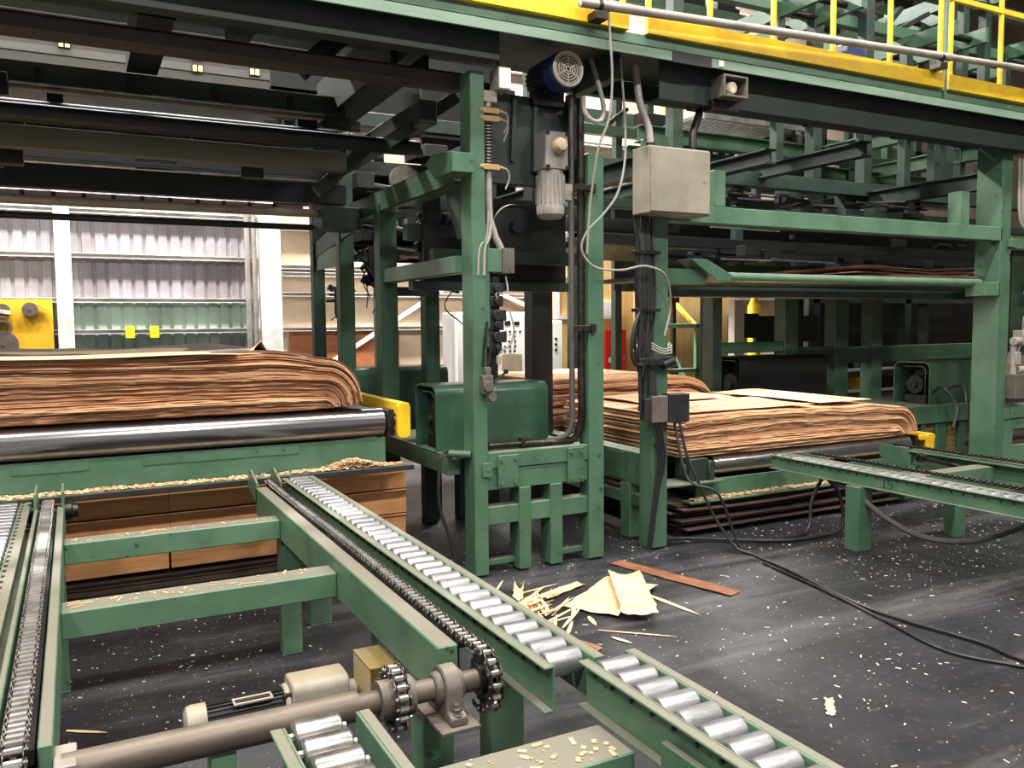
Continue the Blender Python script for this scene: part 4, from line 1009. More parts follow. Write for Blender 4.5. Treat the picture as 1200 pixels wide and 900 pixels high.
part('post', plate_foot(MB().box(2.13, 2.265, 7.40, 7.53, 0.012, 3.2), 2.13, 2.265, 7.4, 7.53), GREENR, of, 0.005)
part('post', plate_foot(MB().box(2.12, 2.235, 8.28, 8.40, 0.012, 2.95), 2.12, 2.235, 8.28, 8.40), GREEND, of, 0.005)
part('post', plate_foot(MB().box(-3.3, -3.17, 5.0, 8.45, 0.012, 3.6), -3.3, -3.17, 5.0, 8.4), GREEND, of, 0.005)
part('depth_beam', B(2.05, 2.17, 5.2, 8.4, 2.95, 3.10), GRIMSHADE, of, 0.004)
part('depth_beam', B(-0.9, -0.78, 5.2, 8.4, 3.30, 3.42), GRIMSHADE, of, 0.004)
part('depth_beam', B(1.86, 2.12, 5.2, 7.0, 3.30, 3.62), GRIMSHADE, of, 0.004)
part('depth_beam', B(0.40, 0.60, 5.3, 6.5, 3.40, 3.64), GRIMSHADE, of, 0.004)
part('end_bracket', MB().box(1.85, 2.18, 6.9, 7.2, 2.44, 2.62).prism([(7.0, 2.44), (8.28, 2.30), (8.28, 2.45), (7.2, 2.60)], 'yz', 2.14, 2.17), GREEND, of, 0.003)
part('side_channel', MB().box(2.145, 2.155, 7.53, 8.30, 2.18, 2.36), GREEN, of, 0.002)
split_parts('added_shade_deck', MB().box(-3.2, 2.2, 4.9, 6.35, 3.68, 3.74).box(-3.2, 2.1, 7.2, 9.2, 3.46, 3.52), GREEND, of)  # unseen deck plates added to keep the left overhead beams dark
split_parts('diagonal_brace', MB().bar((1.62, 6.2, 2.62), (2.16, 6.25, 3.1), 0.05, 0.09).bar((1.9, 5.4, 2.85), (2.4, 5.4, 3.2), 0.05, 0.08).bar((1.3, 5.3, 3.2), (1.62, 5.3, 3.5), 0.05, 0.12), GREEND, of, 0.003)
hw = MB()
for k in range(34):
    x = rnd.uniform(-2.5, 1.9); y = rnd.uniform(6.15, 7.0); z = rnd.choice((2.70, 2.89, 3.0, 3.15))
    w, d, h = rnd.uniform(.06, .3), rnd.uniform(.05, .15), rnd.uniform(.04, .12)
    hw.box(x, x + w, y, y + d, z, z + h)
o_ = part('overhead_hardware', hw, GRIMSHADE, of, 0.003); o_['kind'] = 'stuff'

# pneumatic clusters hanging between the left posts
def cluster(label, c, n, seed, s=1.0):
    r = random.Random(seed); m = MB(); c = V(c)
    t = thing('valve_cluster', label, 'pneumatic valves', c)
    m.box(c.x - 0.05 * s, c.x + 0.05 * s, c.y - 0.03, c.y + 0.03, c.z - 0.12 * s, c.z + 0.14 * s)
    for k in range(n):
        p = c + V((r.uniform(-.09, .09) * s, r.uniform(-.05, .05), r.uniform(-.15, .15) * s))
        d = V((r.uniform(-1, 1), r.uniform(-.4, .4), r.uniform(-1, 1))).normalized() * r.uniform(.03, .08) * s
        if k % 2: m.cyl(p - d, p + d, r.uniform(.010, .024) * s, 10)
        else: m.obox(p, (r.uniform(.02, .06) * s, 0.04, r.uniform(.02, .06) * s), Quaternion((0, 1, 0), r.random()).to_matrix())
    part('valve_body', m, GRIMSHADE, t, 0.002)
    h = MB()
    for k in range(4):
        a = c + V((r.uniform(-.06, .06), 0, r.uniform(-.1, .1))) * s
        h.tube(smooth_path([a, a + V((r.uniform(-.1, .1), r.uniform(-.05, .05), r.uniform(.0, .12))) * s, a + V((r.uniform(-.12, .12), 0, -0.12)) * s, a + V((r.uniform(-.05, .05), 0.0, -0.25)) * s], 5), 0.006, 6)
    split_parts('air_hose', h, BLACK, t)
    return t
cluster('cluster of dark valves and hoses hanging at the leftmost thin post', (2.33, 8.1, 1.86), 16, 1)
cluster('cluster of brown cylinders hanging beside the second post from the left', (2.42, 7.3, 2.17), 18, 2, 1.2)
cluster('tangle of pneumatic fittings behind the arm left of the tall front post', (2.50, 6.2, 2.28), 24, 3, 1.4)
cluster('dark fittings under the back arms just left of the tall front post', (2.92, 6.5, 2.1), 18, 4, 1.3)
# ------------------------------------------------------------------ walkway above
wk = thing('walkway', 'raised walkway across the top with pale edge channel, yellow toe board and railing', 'walkway', (4.5, 5.4, 3.18))
part('edge_channel', MB().box(-3.2, 12.5, 4.60, 4.615, 3.385, 3.455).box(-3.2, 12.5, 4.60, 4.76, 3.445, 3.455), mat('pale_green_edge_paint', S(124, 148, 126), 0.5, 0, S(104, 130, 108), 3, stretch=(0.5, 3, 3), dust=DUST), wk, 0.002)
for x0, x1, zb in ((-3.2, 2.40, 3.265), (3.62, 12.5, 3.17)): part('lower_web', MB().box(x0, x1, 4.74, 4.755, zb, 3.445).box(x0, x1, 4.755, 4.85, zb, zb + 0.012), mat('shaded_web_green', S(40, 54, 45), 0.55, 0, S(30, 40, 34), 3), wk, 0.002, label='web of the edge channel with its shade painted dark')  # web green darkened so that its shade sits in the colour
part('upper_web', B(-3.2, 12.5, 4.64, 4.66, 3.455, 3.535), GREENC, wk, 0.002)
split_parts('deck', MB().box(-3.2, 3.2, 4.66, 5.5, 3.46, 3.49).box(3.205, 12.5, 4.66, 5.35, 3.46, 3.49), GREEND, wk)
for x in (-2.0, -0.4, 0.9, 1.9, 3.3, 4.35, 5.6, 6.7, 7.66, 9.2):
    part('joist', B(x, x + 0.09, 4.86, 5.5 if x < 3 else 5.35, 3.30, 3.46), GREEND, wk, 0.003)
part('rear_channel', B(3.205, 12.5, 5.35, 5.42, 3.33, 3.46), GREEND, wk, 0.003)
for x0, x1 in ((-3.2, 3.27), (3.42, 6.40), (6.47, 12.5)):
    part('toe_board', MB().box(x0, x1, 4.60, 4.606, 3.535, 3.655).box(x0, x1, 4.606, 4.65, 3.535, 3.541), YEL, wk, 0.002)
for x in (-2.4, -1.2, 0.0, 1.2, 2.4, 3.235, 3.44, 3.96, 4.545, 5.145, 5.77, 6.37, 6.50, 7.16, 7.9, 8.6, 9.4):
    part('railing_post', B(x - 0.016, x + 0.016, 4.61, 4.642, 3.54, 4.58), YEL, wk, 0.003)
part('railing_post', B(6.425, 6.445, 4.61, 4.642, 3.40, 4.58), GREENC, wk, 0.003, label='green upright between two railing sections')
for x0, x1 in ((-2.4, 3.25), (3.42, 6.40), (6.47, 12)):
    for z in (4.245, 4.56): part('rail', B(x0, x1, 4.605, 4.635, z, z + 0.045), YEL, wk, 0.004)
part('name_plate', MB().box(4.02, 4.06, 4.594, 4.60, 3.40, 3.44), WHITE, wk)
part('patch_panel', B(3.62, 3.95, 4.592, 4.60, 3.375, 3.45), GRIMSHADE, wk, 0.001, label='dark patch on the edge channel')
pp = thing('pipe', 'long grey round pipe running in front of the yellow railing', 'pipe', (5.3, 4.52, 3.7))
part('tube', MB().cyl((2.85, 4.53, 3.615), (6.35, 4.53, 3.755), 0.029, 16).cyl((6.35, 4.53, 3.755), (12, 4.53, 3.98), 0.026, 16).cyl((6.33, 4.53, 3.754), (6.36, 4.53, 3.756), 0.034, 16), PIPEG, pp)
for x, z in ((2.98, 3.60), (6.24, 3.72)):
    part('pipe_clamp', MB().box(x - 0.03, x + 0.06, 4.50, 4.60, z - 0.07, z - 0.02).lathe((x, 4.53, z + 0.02), (1, 0, 0), [(0, 0.034), (0.03, 0.034)], 14), GUN, pp, 0.003)

# machinery standing on the upper level behind the railing
def upper_conveyor(label, p0, p1, w=0.5, h=0.16):
    t = thing('upper_conveyor', label, 'conveyor', p0)
    p0 = V(p0); p1 = V(p1); d = (p1 - p0).normalized(); sd = d.cross(V((0, 0, 1))).normalized()
    for s in (-1, 1): part('side_beam', MB().bar(p0 + sd * w / 2 * s, p1 + sd * w / 2 * s, 0.05, h), GREEN, t, 0.004)
    m = MB(); n = int((p1 - p0).length / 0.35)
    for k in range(n):
        c = p0.lerp(p1, (k + 0.5) / n); m.cyl(c - sd * w / 2, c + sd * w / 2, 0.035, 10)
    split_parts('roller', m, GUN, t)
    for c in (p0 + (p1 - p0) * ((6.4 - p0.y) / (p1 - p0).y), p0 + (p1 - p0) * ((9.2 - p0.y) / (p1 - p0).y)):
        for s in (-1, 1): part('leg', MB().box(c.x - 0.05 + sd.x * s * w / 2, c.x + 0.05 + sd.x * s * w / 2, c.y - 0.05, c.y + 0.05, 3.11, c.z), GREEND, t, 0.004)
    return t
upper_conveyor('level green upper conveyor above the walkway, left one behind the railing', (6.6, 5.8, 4.72), (6.6, 9.6, 4.72), 0.5)
upper_conveyor('level green upper conveyor above the walkway, middle one behind the railing', (8.5, 5.8, 4.66), (8.5, 9.6, 4.66), 0.5)
upper_conveyor('green upper conveyor above the walkway near the top right corner', (10.3, 5.8, 4.8), (10.3, 9.6, 4.8), 0.6)
upper_conveyor('short green upper conveyor high above the others, behind the railing at the right', (9.4, 6.0, 5.35), (9.4, 9.6, 5.35), 0.4)
uf = thing('steel_gantry', 'green upper level frame of posts and beams seen above the yellow toe board', 'machine frame', (8, 7, 3.49))
for x, y in ((5.0, 6.34), (6.8, 6.34), (7.55, 6.34), (8.9, 6.34), (10.9, 6.34), (5.0, 9.14), (8.0, 9.14), (11.4, 9.14)):
    part('post', B(x, x + 0.12, y, y + 0.12, 3.11, 6.6), GREEND, uf, 0.004)
for y, xs in ((6.34, 3.56), (9.14, 5.0)): part('beam', B(xs, 12.5, y, y + 0.12, 2.97, 3.11), GREEND, uf, 0.004)
for x in (12.38,):
    for y in (6.34, 9.14): part('post', B(x, x + 0.12, y, y + 0.12, 0, 2.97), GREEND, uf, 0.004)
levels = ((4.75, 6.46), (3.72, 6.46), (5.7, 9.0), (6.3, 9.0), (4.0, 9.0), (5.25, 6.46))
for z, y in levels:
    part('beam', B(4.9, 12.5, y, y + 0.1, z, z + 0.12), GREEN, uf, 0.004)
hw = MB()
for k in range(80):
    x = rnd.uniform(5.1, 11.8); z, y = rnd.choice(levels)
    w, d, h = rnd.uniform(.1, .6), rnd.uniform(.1, .3), rnd.uniform(.05, .22)
    if k % 3 == 0: hw.cyl((x, y + .05, z + .12 + h / 2), (x + w, y + .05, z + .12 + h / 2), h / 2, 12)
    elif k % 3 == 1: hw.box(x, x + w, y, y + d, z + 0.118, z + 0.12 + h)
    else: hw.bar((x, y + .05, z + .13), (x + w * 1.5, y + .05, z + .13 + h * 1.6), 0.08, 0.05)
o_ = part('upper_hardware', hw, GRIMSHADE, uf, 0.004); o_['kind'] = 'stuff'
part('motor', MB().cyl((7.35, 6.3, 4.41), (7.35, 6.6, 4.41), 0.14, 20), BLUE, uf, label='blue motor')

# ------------------------------------------------------------------ motors on the central plate
bm_ = thing('electric_motor', 'blue electric motor with a round pale fan grille tucked under the walkway', 'motor', (2.93, 4.95, 3.28))
ax = V((0, 1, 0)); c0 = V((2.89, 4.74, 3.275))
part('fan_cover', MB().lathe(c0 + V((0, 0.005, 0)), (0, 1, 0), [(0, 0.095), (0.0, 0.105), (0.012, 0.118), (0.035, 0.122), (0.12, 0.122)], 30), BLUE, bm_)
part('body', MB().lathe(c0 + V((0, 0.125, 0)), (0, 1, 0), [(0, 0.105), (0.25, 0.105)], 24), GRIMSHADE, bm_)
fn = MB()
for k in range(24):
    a = 2 * PI * k / 24; d = V((math.cos(a), 0, math.sin(a)))
    fn.bar(c0 + V((0, 0.13, 0)) + d * 0.112, c0 + V((0, 0.37, 0)) + d * 0.112, 0.004, 0.016, d)
part('cooling_fins', fn, BLUE, bm_)
rg = MB()
for r in (0.105, 0.088, 0.070, 0.052, 0.034, 0.016):
    rg.tube([c0 + V((r * math.cos(2 * PI * k / 28), -0.004, r * math.sin(2 * PI * k / 28))) for k in range(29)], 0.0045 if r < 0.1 else 0.010, 6, False)
for k in range(6):
    a = PI * k / 3 + 0.52; d = V((math.cos(a), 0, math.sin(a))); rg.bar(c0 + V((0, -0.004, 0)) + d * 0.012, c0 + V((0, -0.004, 0)) + d * 0.105, 0.007, 0.005, (0, 1, 0))
part('fan_grille', rg, mat('dusty_cream_grille', S(190, 180, 160), 0.6), bm_, label='dusty cream fan grille')
part('mount', MB().box(2.78, 3.02, 5.00, 5.06, 3.10, 3.22).cyl(c0 + V((0, 0.37, 0)), c0 + V((0, 0.45, 0)), 0.05, 14), GRIMSHADE, bm_, 0.003)

gmv = thing('gear_motor', 'grey gear motor hanging vertically, square gearbox with a dusty knob on top', 'motor', (2.88, 4.95, 2.33))
GREYM = mat('dusty_shaded_grey_paint', S(150, 148, 144), 0.5, 0, S(116, 106, 92), 5, stretch=(1, 1, 0.5), dust=S(150, 134, 108), dust_amt=0.5)  # motor grey darkened for the dim spot, with real brown dust
part('gearbox', MB().box(2.795, 2.965, 4.86, 5.05, 2.66, 2.905), GREYM, gmv, 0.006)
part('shaft_cap', MB().lathe((2.885, 4.862, 2.81), (0, -1, 0), [(0, 0.058), (0.02, 0.055), (0.05, 0.048), (0.066, 0.036), (0.072, 0.012)], 20), mat('dusty_tan_cap', S(176, 158, 128), 0.6), gmv)
bq = MB()
for x in (2.806, 2.954):
    for z in (2.672, 2.893): bq.cyl((x, 4.862, z), (x, 4.846, z), 0.013, 8)
split_parts('corner_bolt', bq, GUN, gmv)
part('motor_body', MB().lathe((2.875, 4.945, 2.66), (0, 0, -1), [(0, 0.075), (0.004, 0.088), (0.23, 0.092), (0.235, 0.095), (0.29, 0.092), (0.315, 0.07), (0.32, 0.02)], 26), GREYM, gmv)
fn = MB()
for k in range(18):
    a = 2 * PI * k / 18; d = V((math.cos(a), math.sin(a), 0)); p = V((2.875, 4.945, 0))
    fn.bar(p + V((0, 0, 2.63)) + d * 0.094, p + V((0, 0, 2.44)) + d * 0.097, 0.005, 0.010, d)
part('cooling_fins', fn, GREYM, gmv)
part('terminal_box', B(2.965, 3.03, 4.91, 4.99, 2.47, 2.58), GREYP, gmv, 0.004)

# light box on the tall post
lb = thing('light_box', 'small grey box with a lit white lens at the top of the tall front post', 'lamp', (2.47, 4.85, 3.10))
part('housing', B(2.42, 2.51, 4.80, 4.93, 3.11, 3.25), GREYP, lb, 0.005)
part('lens', B(2.428, 2.502, 4.79, 4.80, 3.12, 3.24), LAMPB, lb, 0.002)
part('bracket', MB().box(2.345, 2.44, 4.86, 4.90, 3.04, 3.11), GREYP, lb, 0.002)
part('cord', hose([(2.46, 4.87, 3.25), (2.44, 4.88, 3.33), (2.40, 4.9, 3.38), (2.36, 4.95, 3.42)], 0.010), GUN, lb)

# conduit with tan connectors next to the tall post
cd_ = thing('conduit_run', 'ribbed vertical conduit with tan connectors on the right flank of the tall front post', 'conduit', (2.40, 4.87, 2.15))
part('conduit', MB().tube([(2.385, 4.885, 3.06), (2.385, 4.885, 2.45), (2.39, 4.885, 2.32), (2.43, 4.885, 2.20), (2.47, 4.885, 2.13)], 0.022, 10), PIPEG, cd_)
rb = MB(); z = 3.0
while z > 2.62: rb.lathe((2.385, 4.885, z), (0, 0, 1), [(0, 0.024), (0.006, 0.027), (0.012, 0.024)], 10); z -= 0.02
part('conduit_ribs', rb, GUN, cd_)
for z in (2.985, 2.935, 2.635):
    part('connector', MB().box(2.33, 2.45, 4.845, 4.87, z - 0.018, z + 0.018).cyl((2.45, 4.857, z), (2.475, 4.857, z), 0.012, 8).cyl((2.31, 4.857, z), (2.33, 4.857, z), 0.016, 8), BROWNCON, cd_, 0.003, label='tan plastic connector')
cw = MB()
for z, dx in ((2.985, 0.10), (2.935, 0.09), (2.635, 0.13)):
    cw.tube(smooth_path([(2.47, 4.857, z), (2.50, 4.85, z - 0.01), (2.49 + dx * 0.25, 4.86, z - 0.06), (2.46 + dx * 0.3, 4.87, z - 0.13)]), 0.006, 6)
split_parts('wire', cw, CABLEG, cd_)
hh = MB()
for k, (x, zt) in enumerate(((2.39, 2.3), (2.40, 2.34), (2.375, 2.36))):
    hh.tube(smooth_path([(x, 4.87, zt), (x - 0.02, 4.86, 2.2), (x - 0.05 - 0.012 * k, 4.85, 2.12), (x - 0.06 - 0.015 * k, 4.845, 1.95)]), 0.007, 6)
split_parts('wire', hh, CABLEG, cd_)

jb = thing('junction_box', 'small green and steel junction box on the right of the tall front post', 'box', (2.48, 4.9, 1.98))
part('body', B(2.36, 2.465, 4.86, 4.97, 1.975, 2.125), GREEN, jb, 0.004)
part('steel_end', MB().box(2.465, 2.55, 4.85, 4.97, 1.97, 2.13).box(2.475, 2.485, 4.845, 4.85, 1.985, 2.115).box(2.505, 2.525, 4.845, 4.85, 1.985, 2.115), CAST, jb, 0.003)
va = thing('solenoid_valve', 'dark solenoid valve stack with looping wires beside the tall front post, below the junction box', 'valve', (2.43, 4.9, 1.45))
r = random.Random(11); m = MB()
for z, s in ((1.87, .05), (1.79, .045), (1.70, .07), (1.64, .05), (1.56, .07), (1.49, .035)):
    m.box(2.43 - s, 2.43 + s, 4.87, 4.94, z - 0.035, z + 0.035); m.cyl((2.43, 4.85, z), (2.43, 4.87, z), s * 0.5, 12)
m.box(2.41, 2.46, 4.89, 4.93, 1.42, 1.95)
part('valve_body', m, GRIMSHADE, va, 0.004)
split_parts('wire', MB().tube(smooth_path([(2.50, 4.88, 1.95), (2.50, 4.86, 1.85), (2.42, 4.86, 1.84), (2.44, 4.86, 1.79)]), 0.006, 6).tube(smooth_path([(2.52, 4.88, 1.75), (2.55, 4.87, 1.62), (2.53, 4.87, 1.52), (2.46, 4.87, 1.47), (2.43, 4.87, 1.43)]), 0.006, 6), CABLEG, va)
part('plug', B(2.42, 2.45, 4.855, 4.875, 1.385, 1.44), GREYP, va, 0.003)
ls = thing('limit_switch', 'grimy limit switch with a lever, fixed low on the tall front post above the gate', 'switch', (2.33, 4.82, 1.16))
part('body', MB().box(2.29, 2.36, 4.79, 4.85, 1.20, 1.32).cyl((2.32, 4.80, 1.25), (2.32, 4.77, 1.25), 0.035, 14).cyl((2.35, 4.81, 1.18), (2.35, 4.78, 1.18), 0.03, 12).box(2.31, 2.35, 4.80, 4.85, 1.32, 1.37), CAST, ls, 0.004)
part('lever', MB().cyl((2.36, 4.80, 1.27), (2.46, 4.80, 1.34), 0.008, 8).cyl((2.455, 4.79, 1.34), (2.455, 4.815, 1.34), 0.014, 10), GUN, ls)
split_parts('lead', MB().tube(smooth_path([(2.31, 4.835, 1.37), (2.32, 4.835, 1.5), (2.345, 4.84, 1.66)]), 0.008, 6).tube(smooth_path([(2.34, 4.835, 1.37), (2.365, 4.835, 1.5), (2.36, 4.84, 1.62)]), 0.008, 6), GUN, ls)

# vertical conduits left of the second post
hv = thing('conduit_run', 'pair of dark conduits on the left flank of the second post, bending onto the platform', 'conduit', (3.08, 4.9, 0.8))
part('conduit', MB().tube(smooth_path([(3.085, 4.90, 3.15), (3.085, 4.90, 2.0), (3.085, 4.90, 1.3), (3.085, 4.90, 1.0), (3.06, 4.93, 0.86), (2.98, 5.0, 0.825), (2.7, 5.08, 0.82)], 5), 0.026, 12), GUN, hv)
part('conduit', MB().tube(smooth_path([(3.03, 4.93, 3.15), (3.03, 4.93, 2.0), (3.03, 4.93, 1.2), (3.03, 4.93, 0.98), (3.0, 4.96, 0.87), (2.9, 5.05, 0.83)], 5), 0.020, 10), mat('dull_dark_conduit', S(92, 88, 82), 0.5, 0.3), hv)
for z in (2.55, 1.61): part('conduit_clamp', MB().box(3.0, 3.16, 4.835, 4.86, z - 0.02, z + 0.02).box(3.125, 3.16, 4.82, 4.85, z - 0.03, z + 0.03), GUN, hv, 0.003)
part('fitting', MB().cyl((2.45, 5.09, 0.82), (2.72, 5.08, 0.82), 0.022, 10).box(2.70, 2.76, 5.05, 5.11, 0.795, 0.86).box(2.40, 2.46, 5.06, 5.12, 0.795, 0.85), GUN, hv, 0.003)

# beige control enclosure
cb = thing('control_box', 'beige steel control enclosure hung at the top of the third post', 'box', (3.75, 4.74, 2.385))
part('body', B(3.474, 4.00, 4.66, 4.85, 2.385, 2.835), BEIGE, cb, 0.006)
part('door', MB().box(3.482, 3.992, 4.645, 4.66, 2.395, 2.825), BEIGE, cb, 0.005)
part('latch', MB().cyl((3.94, 4.645, 2.62), (3.94, 4.640, 2.62), 0.008, 10), BEIGE, split_parts('hinge_strip', MB().cyl((3.486, 4.648, 2.45), (3.486, 4.648, 2.52), 0.006, 8).cyl((3.486, 4.648, 2.70), (3.486, 4.648, 2.77), 0.006, 8), BEIGE, cb)[0])
split_parts('conduit_hub', MB().cyl((3.56, 4.76, 2.835), (3.56, 4.76, 2.87), 0.032, 12).cyl((3.93, 4.76, 2.835), (3.93, 4.76, 2.87), 0.03, 12), GUN, cb)
cc = thing('conduit_run', 'two thick conduits rising from the top of the beige control enclosure', 'conduit', (3.75, 4.76, 2.87))
part('conduit', hose([(3.56, 4.76, 2.87), (3.55, 4.77, 2.98), (3.50, 4.80, 3.15), (3.49, 4.84, 3.4)], 0.026, 10), PIPEG, cc)
part('conduit', hose([(3.93, 4.76, 2.87), (3.94, 4.77, 2.98), (4.00, 4.80, 3.08), (4.05, 4.84, 3.17), (4.05, 4.9, 3.42)], 0.028, 10), GUN, cc)

# speaker lamp below the walkway
sp_ = thing('signal_horn', 'square dark signal horn with a round pale centre under the walkway edge', 'horn', (4.18, 4.66, 3.17))
part('frame', MB().box(4.07, 4.085, 4.60, 4.78, 3.21, 3.36).box(4.275, 4.29, 4.60, 4.78, 3.21, 3.36).box(4.085, 4.275, 4.60, 4.78, 3.345, 3.36).box(4.085, 4.275, 4.60, 4.78, 3.21, 3.225), CAST, sp_, 0.003)
part('cone', MB().box(4.08, 4.28, 4.74, 4.78, 3.215, 3.355).lathe((4.18, 4.74, 3.285), (0, -1, 0), [(0, 0.075), (0.05, 0.055), (0.06, 0.0)], 20), mat('brown_horn_cone', S(92, 72, 56), 0.6), sp_)
part('centre', MB().lathe((4.18, 4.675, 3.285), (0, -1, 0), [(0, 0.044), (0.03, 0.044), (0.042, 0.036), (0.048, 0.012)], 20), mat('cream_horn_centre', S(226, 212, 184), 0.5), sp_)
split_parts('bracket', MB().box(4.14, 4.22, 4.70, 4.78, 3.36, 3.39).box(4.05, 4.3, 4.70, 4.79, 3.14, 3.21), GUN, sp_, 0.002)

# black cable bundle on the third post
cbn = thing('cable_bundle', 'thick bundle of black cables strapped to the third post below the beige enclosure', 'cables', (3.58, 4.84, 1.2))
r = random.Random(5)
for k in range(13):
    x = 3.49 + 0.013 * k; y = 4.825 + r.uniform(-.02, .02)
    zb = r.choice((1.38, 1.30, 1.15, 1.02))
    part('cable', MB().tube(smooth_path([(x + r.uniform(-.02, .02), y + 0.02, 2.39), (x + r.uniform(-.012, .012), y, 2.15), (x + r.uniform(-.012, .012), y, 1.9), (x + r.uniform(-.012, .012), y, 1.66), (x * 0.8 + 0.2 * 3.56 + r.uniform(-.02, .02), y, 1.48), (3.57 + r.uniform(-.04, .04), y + 0.01, zb)], 4), r.uniform(.007, .013), 6), BLACK if k % 5 else GUN, cbn)
split_parts('cable_strap', MB().box(3.475, 3.68, 4.79, 4.86, 2.12, 2.145).box(3.475, 3.68, 4.79, 4.86, 1.72, 1.745), GUN, cbn, 0.002)
part('hook_cable', hose([(3.50, 4.80, 1.72), (3.44, 4.78, 1.60), (3.42, 4.78, 1.45), (3.46, 4.79, 1.36), (3.53, 4.80, 1.35)], 0.013), BLACK, cbn)
for k in range(4):
    part('cable', hose([(3.62 + k * .012, 4.83, 1.30), (3.60 + k * .02, 4.80, 1.05), (3.66 + k * .02, 4.79, 0.7), (3.63 + k * .012, 4.80, 0.4), (3.60 + k * .01, 4.83, 0.02)], 0.009, 6, 5), BLACK, cbn)
s3 = thing('limit_switch', 'grimy switch with coiled wire wrapped round the third post above the stack top', 'switch', (3.72, 4.8, 1.3))
part('body', MB().box(3.58, 3.80, 4.78, 4.85, 1.34, 1.40).cyl((3.70, 4.80, 1.34), (3.80, 4.80, 1.37), 0.035, 12).box(3.50, 3.60, 4.79, 4.84, 1.345, 1.395).cyl((3.66, 4.775, 1.37), (3.66, 4.80, 1.37), 0.03, 12), GRIMSHADE, s3, 0.003)
cl = MB()
for k in range(3): cl.tube(smooth_path([(3.62, 4.82, 1.46 + k * .02), (3.70, 4.79, 1.425 + k * .016), (3.78, 4.80, 1.43 + k * .02), (3.80, 4.85, 1.46 + k * .02)]), 0.006, 6)
split_parts('coiled_wire', cl, CABLEG, s3)
pk = thing('junction_box', 'worn metal and black junction box on the third post level with the stack', 'box', (3.72, 4.8, 0.93))
part('steel_cover', B(3.60, 3.735, 4.77, 4.85, 0.935, 1.125), CAST, pk, 0.006)
split_parts('black_body', MB().box(3.735, 3.92, 4.76, 4.86, 0.93, 1.135).box(3.55, 3.60, 4.79, 4.86, 0.95, 1.11), BLACK, pk, 0.006)
part('boss', MB().cyl((3.71, 4.85, 0.80), (3.71, 4.82, 0.80), 0.055, 18).cyl((3.71, 4.82, 0.80), (3.71, 4.81, 0.80), 0.02, 10), GREEN, pk, 0.003)

# loose hanging cables
lc = MB().tube(smooth_path([(3.05, 4.55, 3.9), (3.08, 4.54, 3.45), (3.11, 4.56, 3.2), (3.10, 4.58, 2.95), (3.04, 4.62, 2.75), (3.03, 4.7, 2.4), (3.02, 4.72, 2.1)]), 0.008, 6)
solo('hanging_cable', lc, CABLEG, 'thin pale cable hanging from the walkway down in front of the second post', 'cable')
lc = MB().tube(smooth_path([(3.02, 4.76, 3.12), (3.02, 4.75, 3.03), (3.07, 4.74, 2.97), (3.15, 4.75, 2.98), (3.19, 4.78, 3.08), (3.17, 4.82, 3.25), (3.17, 4.9, 3.42)]), 0.016, 8)
solo('motor_lead', lc, CABLEG, 'grey looped lead curling below the blue motor', 'cable')
lc = MB().tube(smooth_path([(3.34, 4.80, 3.42), (3.36, 4.78, 3.05), (3.35, 4.76, 2.75), (3.28, 4.74, 2.52), (3.18, 4.75, 2.38), (3.06, 4.78, 2.25), (3.03, 4.80, 2.13), (3.12, 4.78, 2.02), (3.30, 4.74, 2.0), (3.50, 4.72, 2.03), (3.68, 4.73, 1.96), (3.77, 4.80, 1.75), (3.72, 4.80, 1.55)], 7), 0.008, 6)
solo('hanging_cable', lc, CABLEG, 'thin grey cable swinging in a big loop from the second post to the third', 'cable')
lc = MB().tube(smooth_path([(3.84, 4.80, 1.0), (3.86, 4.72, 0.7), (3.92, 4.66, 0.5), (4.02, 4.60, 0.25), (4.12, 4.50, 0.05), (4.18, 4.40, 0.012)], 6), 0.011, 6)
lc.tube(smooth_path([(3.82, 4.82, 0.95), (3.82, 4.70, 0.6), (3.86, 4.64, 0.5), (4.02, 4.56, 0.42), (4.15, 4.5, 0.06), (4.18, 4.40, 0.012), (4.12, 4.0, 0.012), (4.0, 3.5, 0.012), (3.95, 3.1, 0.012), (4.02, 2.6, 0.012), (4.0, 2.3, 0.012), (4.3, 1.6, 0.012)], 8), 0.010, 6)
lc.tube(smooth_path([(4.10, 4.2, 0.010), (3.98, 3.5, 0.010), (3.86, 3.0, 0.010), (3.78, 2.6, 0.010), (3.95, 2.25, 0.010), (4.2, 1.6, 0.010)], 8), 0.009, 6)
solo('floor_cable', lc, BLACK, 'black cables dropping from the third post and trailing over the floor to the right', 'cable')
lc = MB().tube(smooth_path([(3.80, 4.88, 0.06), (4.1, 4.85, 0.03), (4.6, 4.55, 0.02), (4.95, 4.5, 0.02), (5.2, 4.5, 0.06), (5.22, 4.55, 0.3), (5.15, 4.6, 0.42)], 8), 0.014, 8)
lc.tube(smooth_path([(4.6, 4.6, 0.02), (4.95, 4.62, 0.03), (5.03, 4.65, 0.25), (5.1, 4.62, 0.42)], 8), 0.014, 8)
solo('floor_hose', lc, BLACK, 'black hoses looping up from the floor beneath the end of the low right conveyor', 'hose')
lc = MB().tube(smooth_path([(5.0, 4.42, 0.45), (4.98, 4.2, 0.40), (4.99, 3.95, 0.27), (5.05, 3.7, 0.18), (5.15, 3.45, 0.19), (5.2, 3.25, 0.28), (5.12, 3.05, 0.38), (5.02, 2.98, 0.36), (4.95, 2.85, 0.2), (4.9, 2.6, 0.03), (4.95, 2.3, 0.02)], 8), 0.021, 8)
solo('floor_hose', lc, mat('grey_black_hose', S(70, 66, 60), 0.55), 'thick dusty grey hose sagging under the low right conveyor to the floor at the edge', 'hose')
lc = MB().tube(smooth_path([(2.16, 5.0, 0.80), (2.10, 4.95, 0.83), (2.04, 4.92, 0.78), (2.03, 4.92, 0.5), (2.10, 4.9, 0.25), (2.12, 4.9, 0.10), (2.06, 4.9, 0.02), (1.95, 5.0, 0.015)], 6), 0.011, 6)
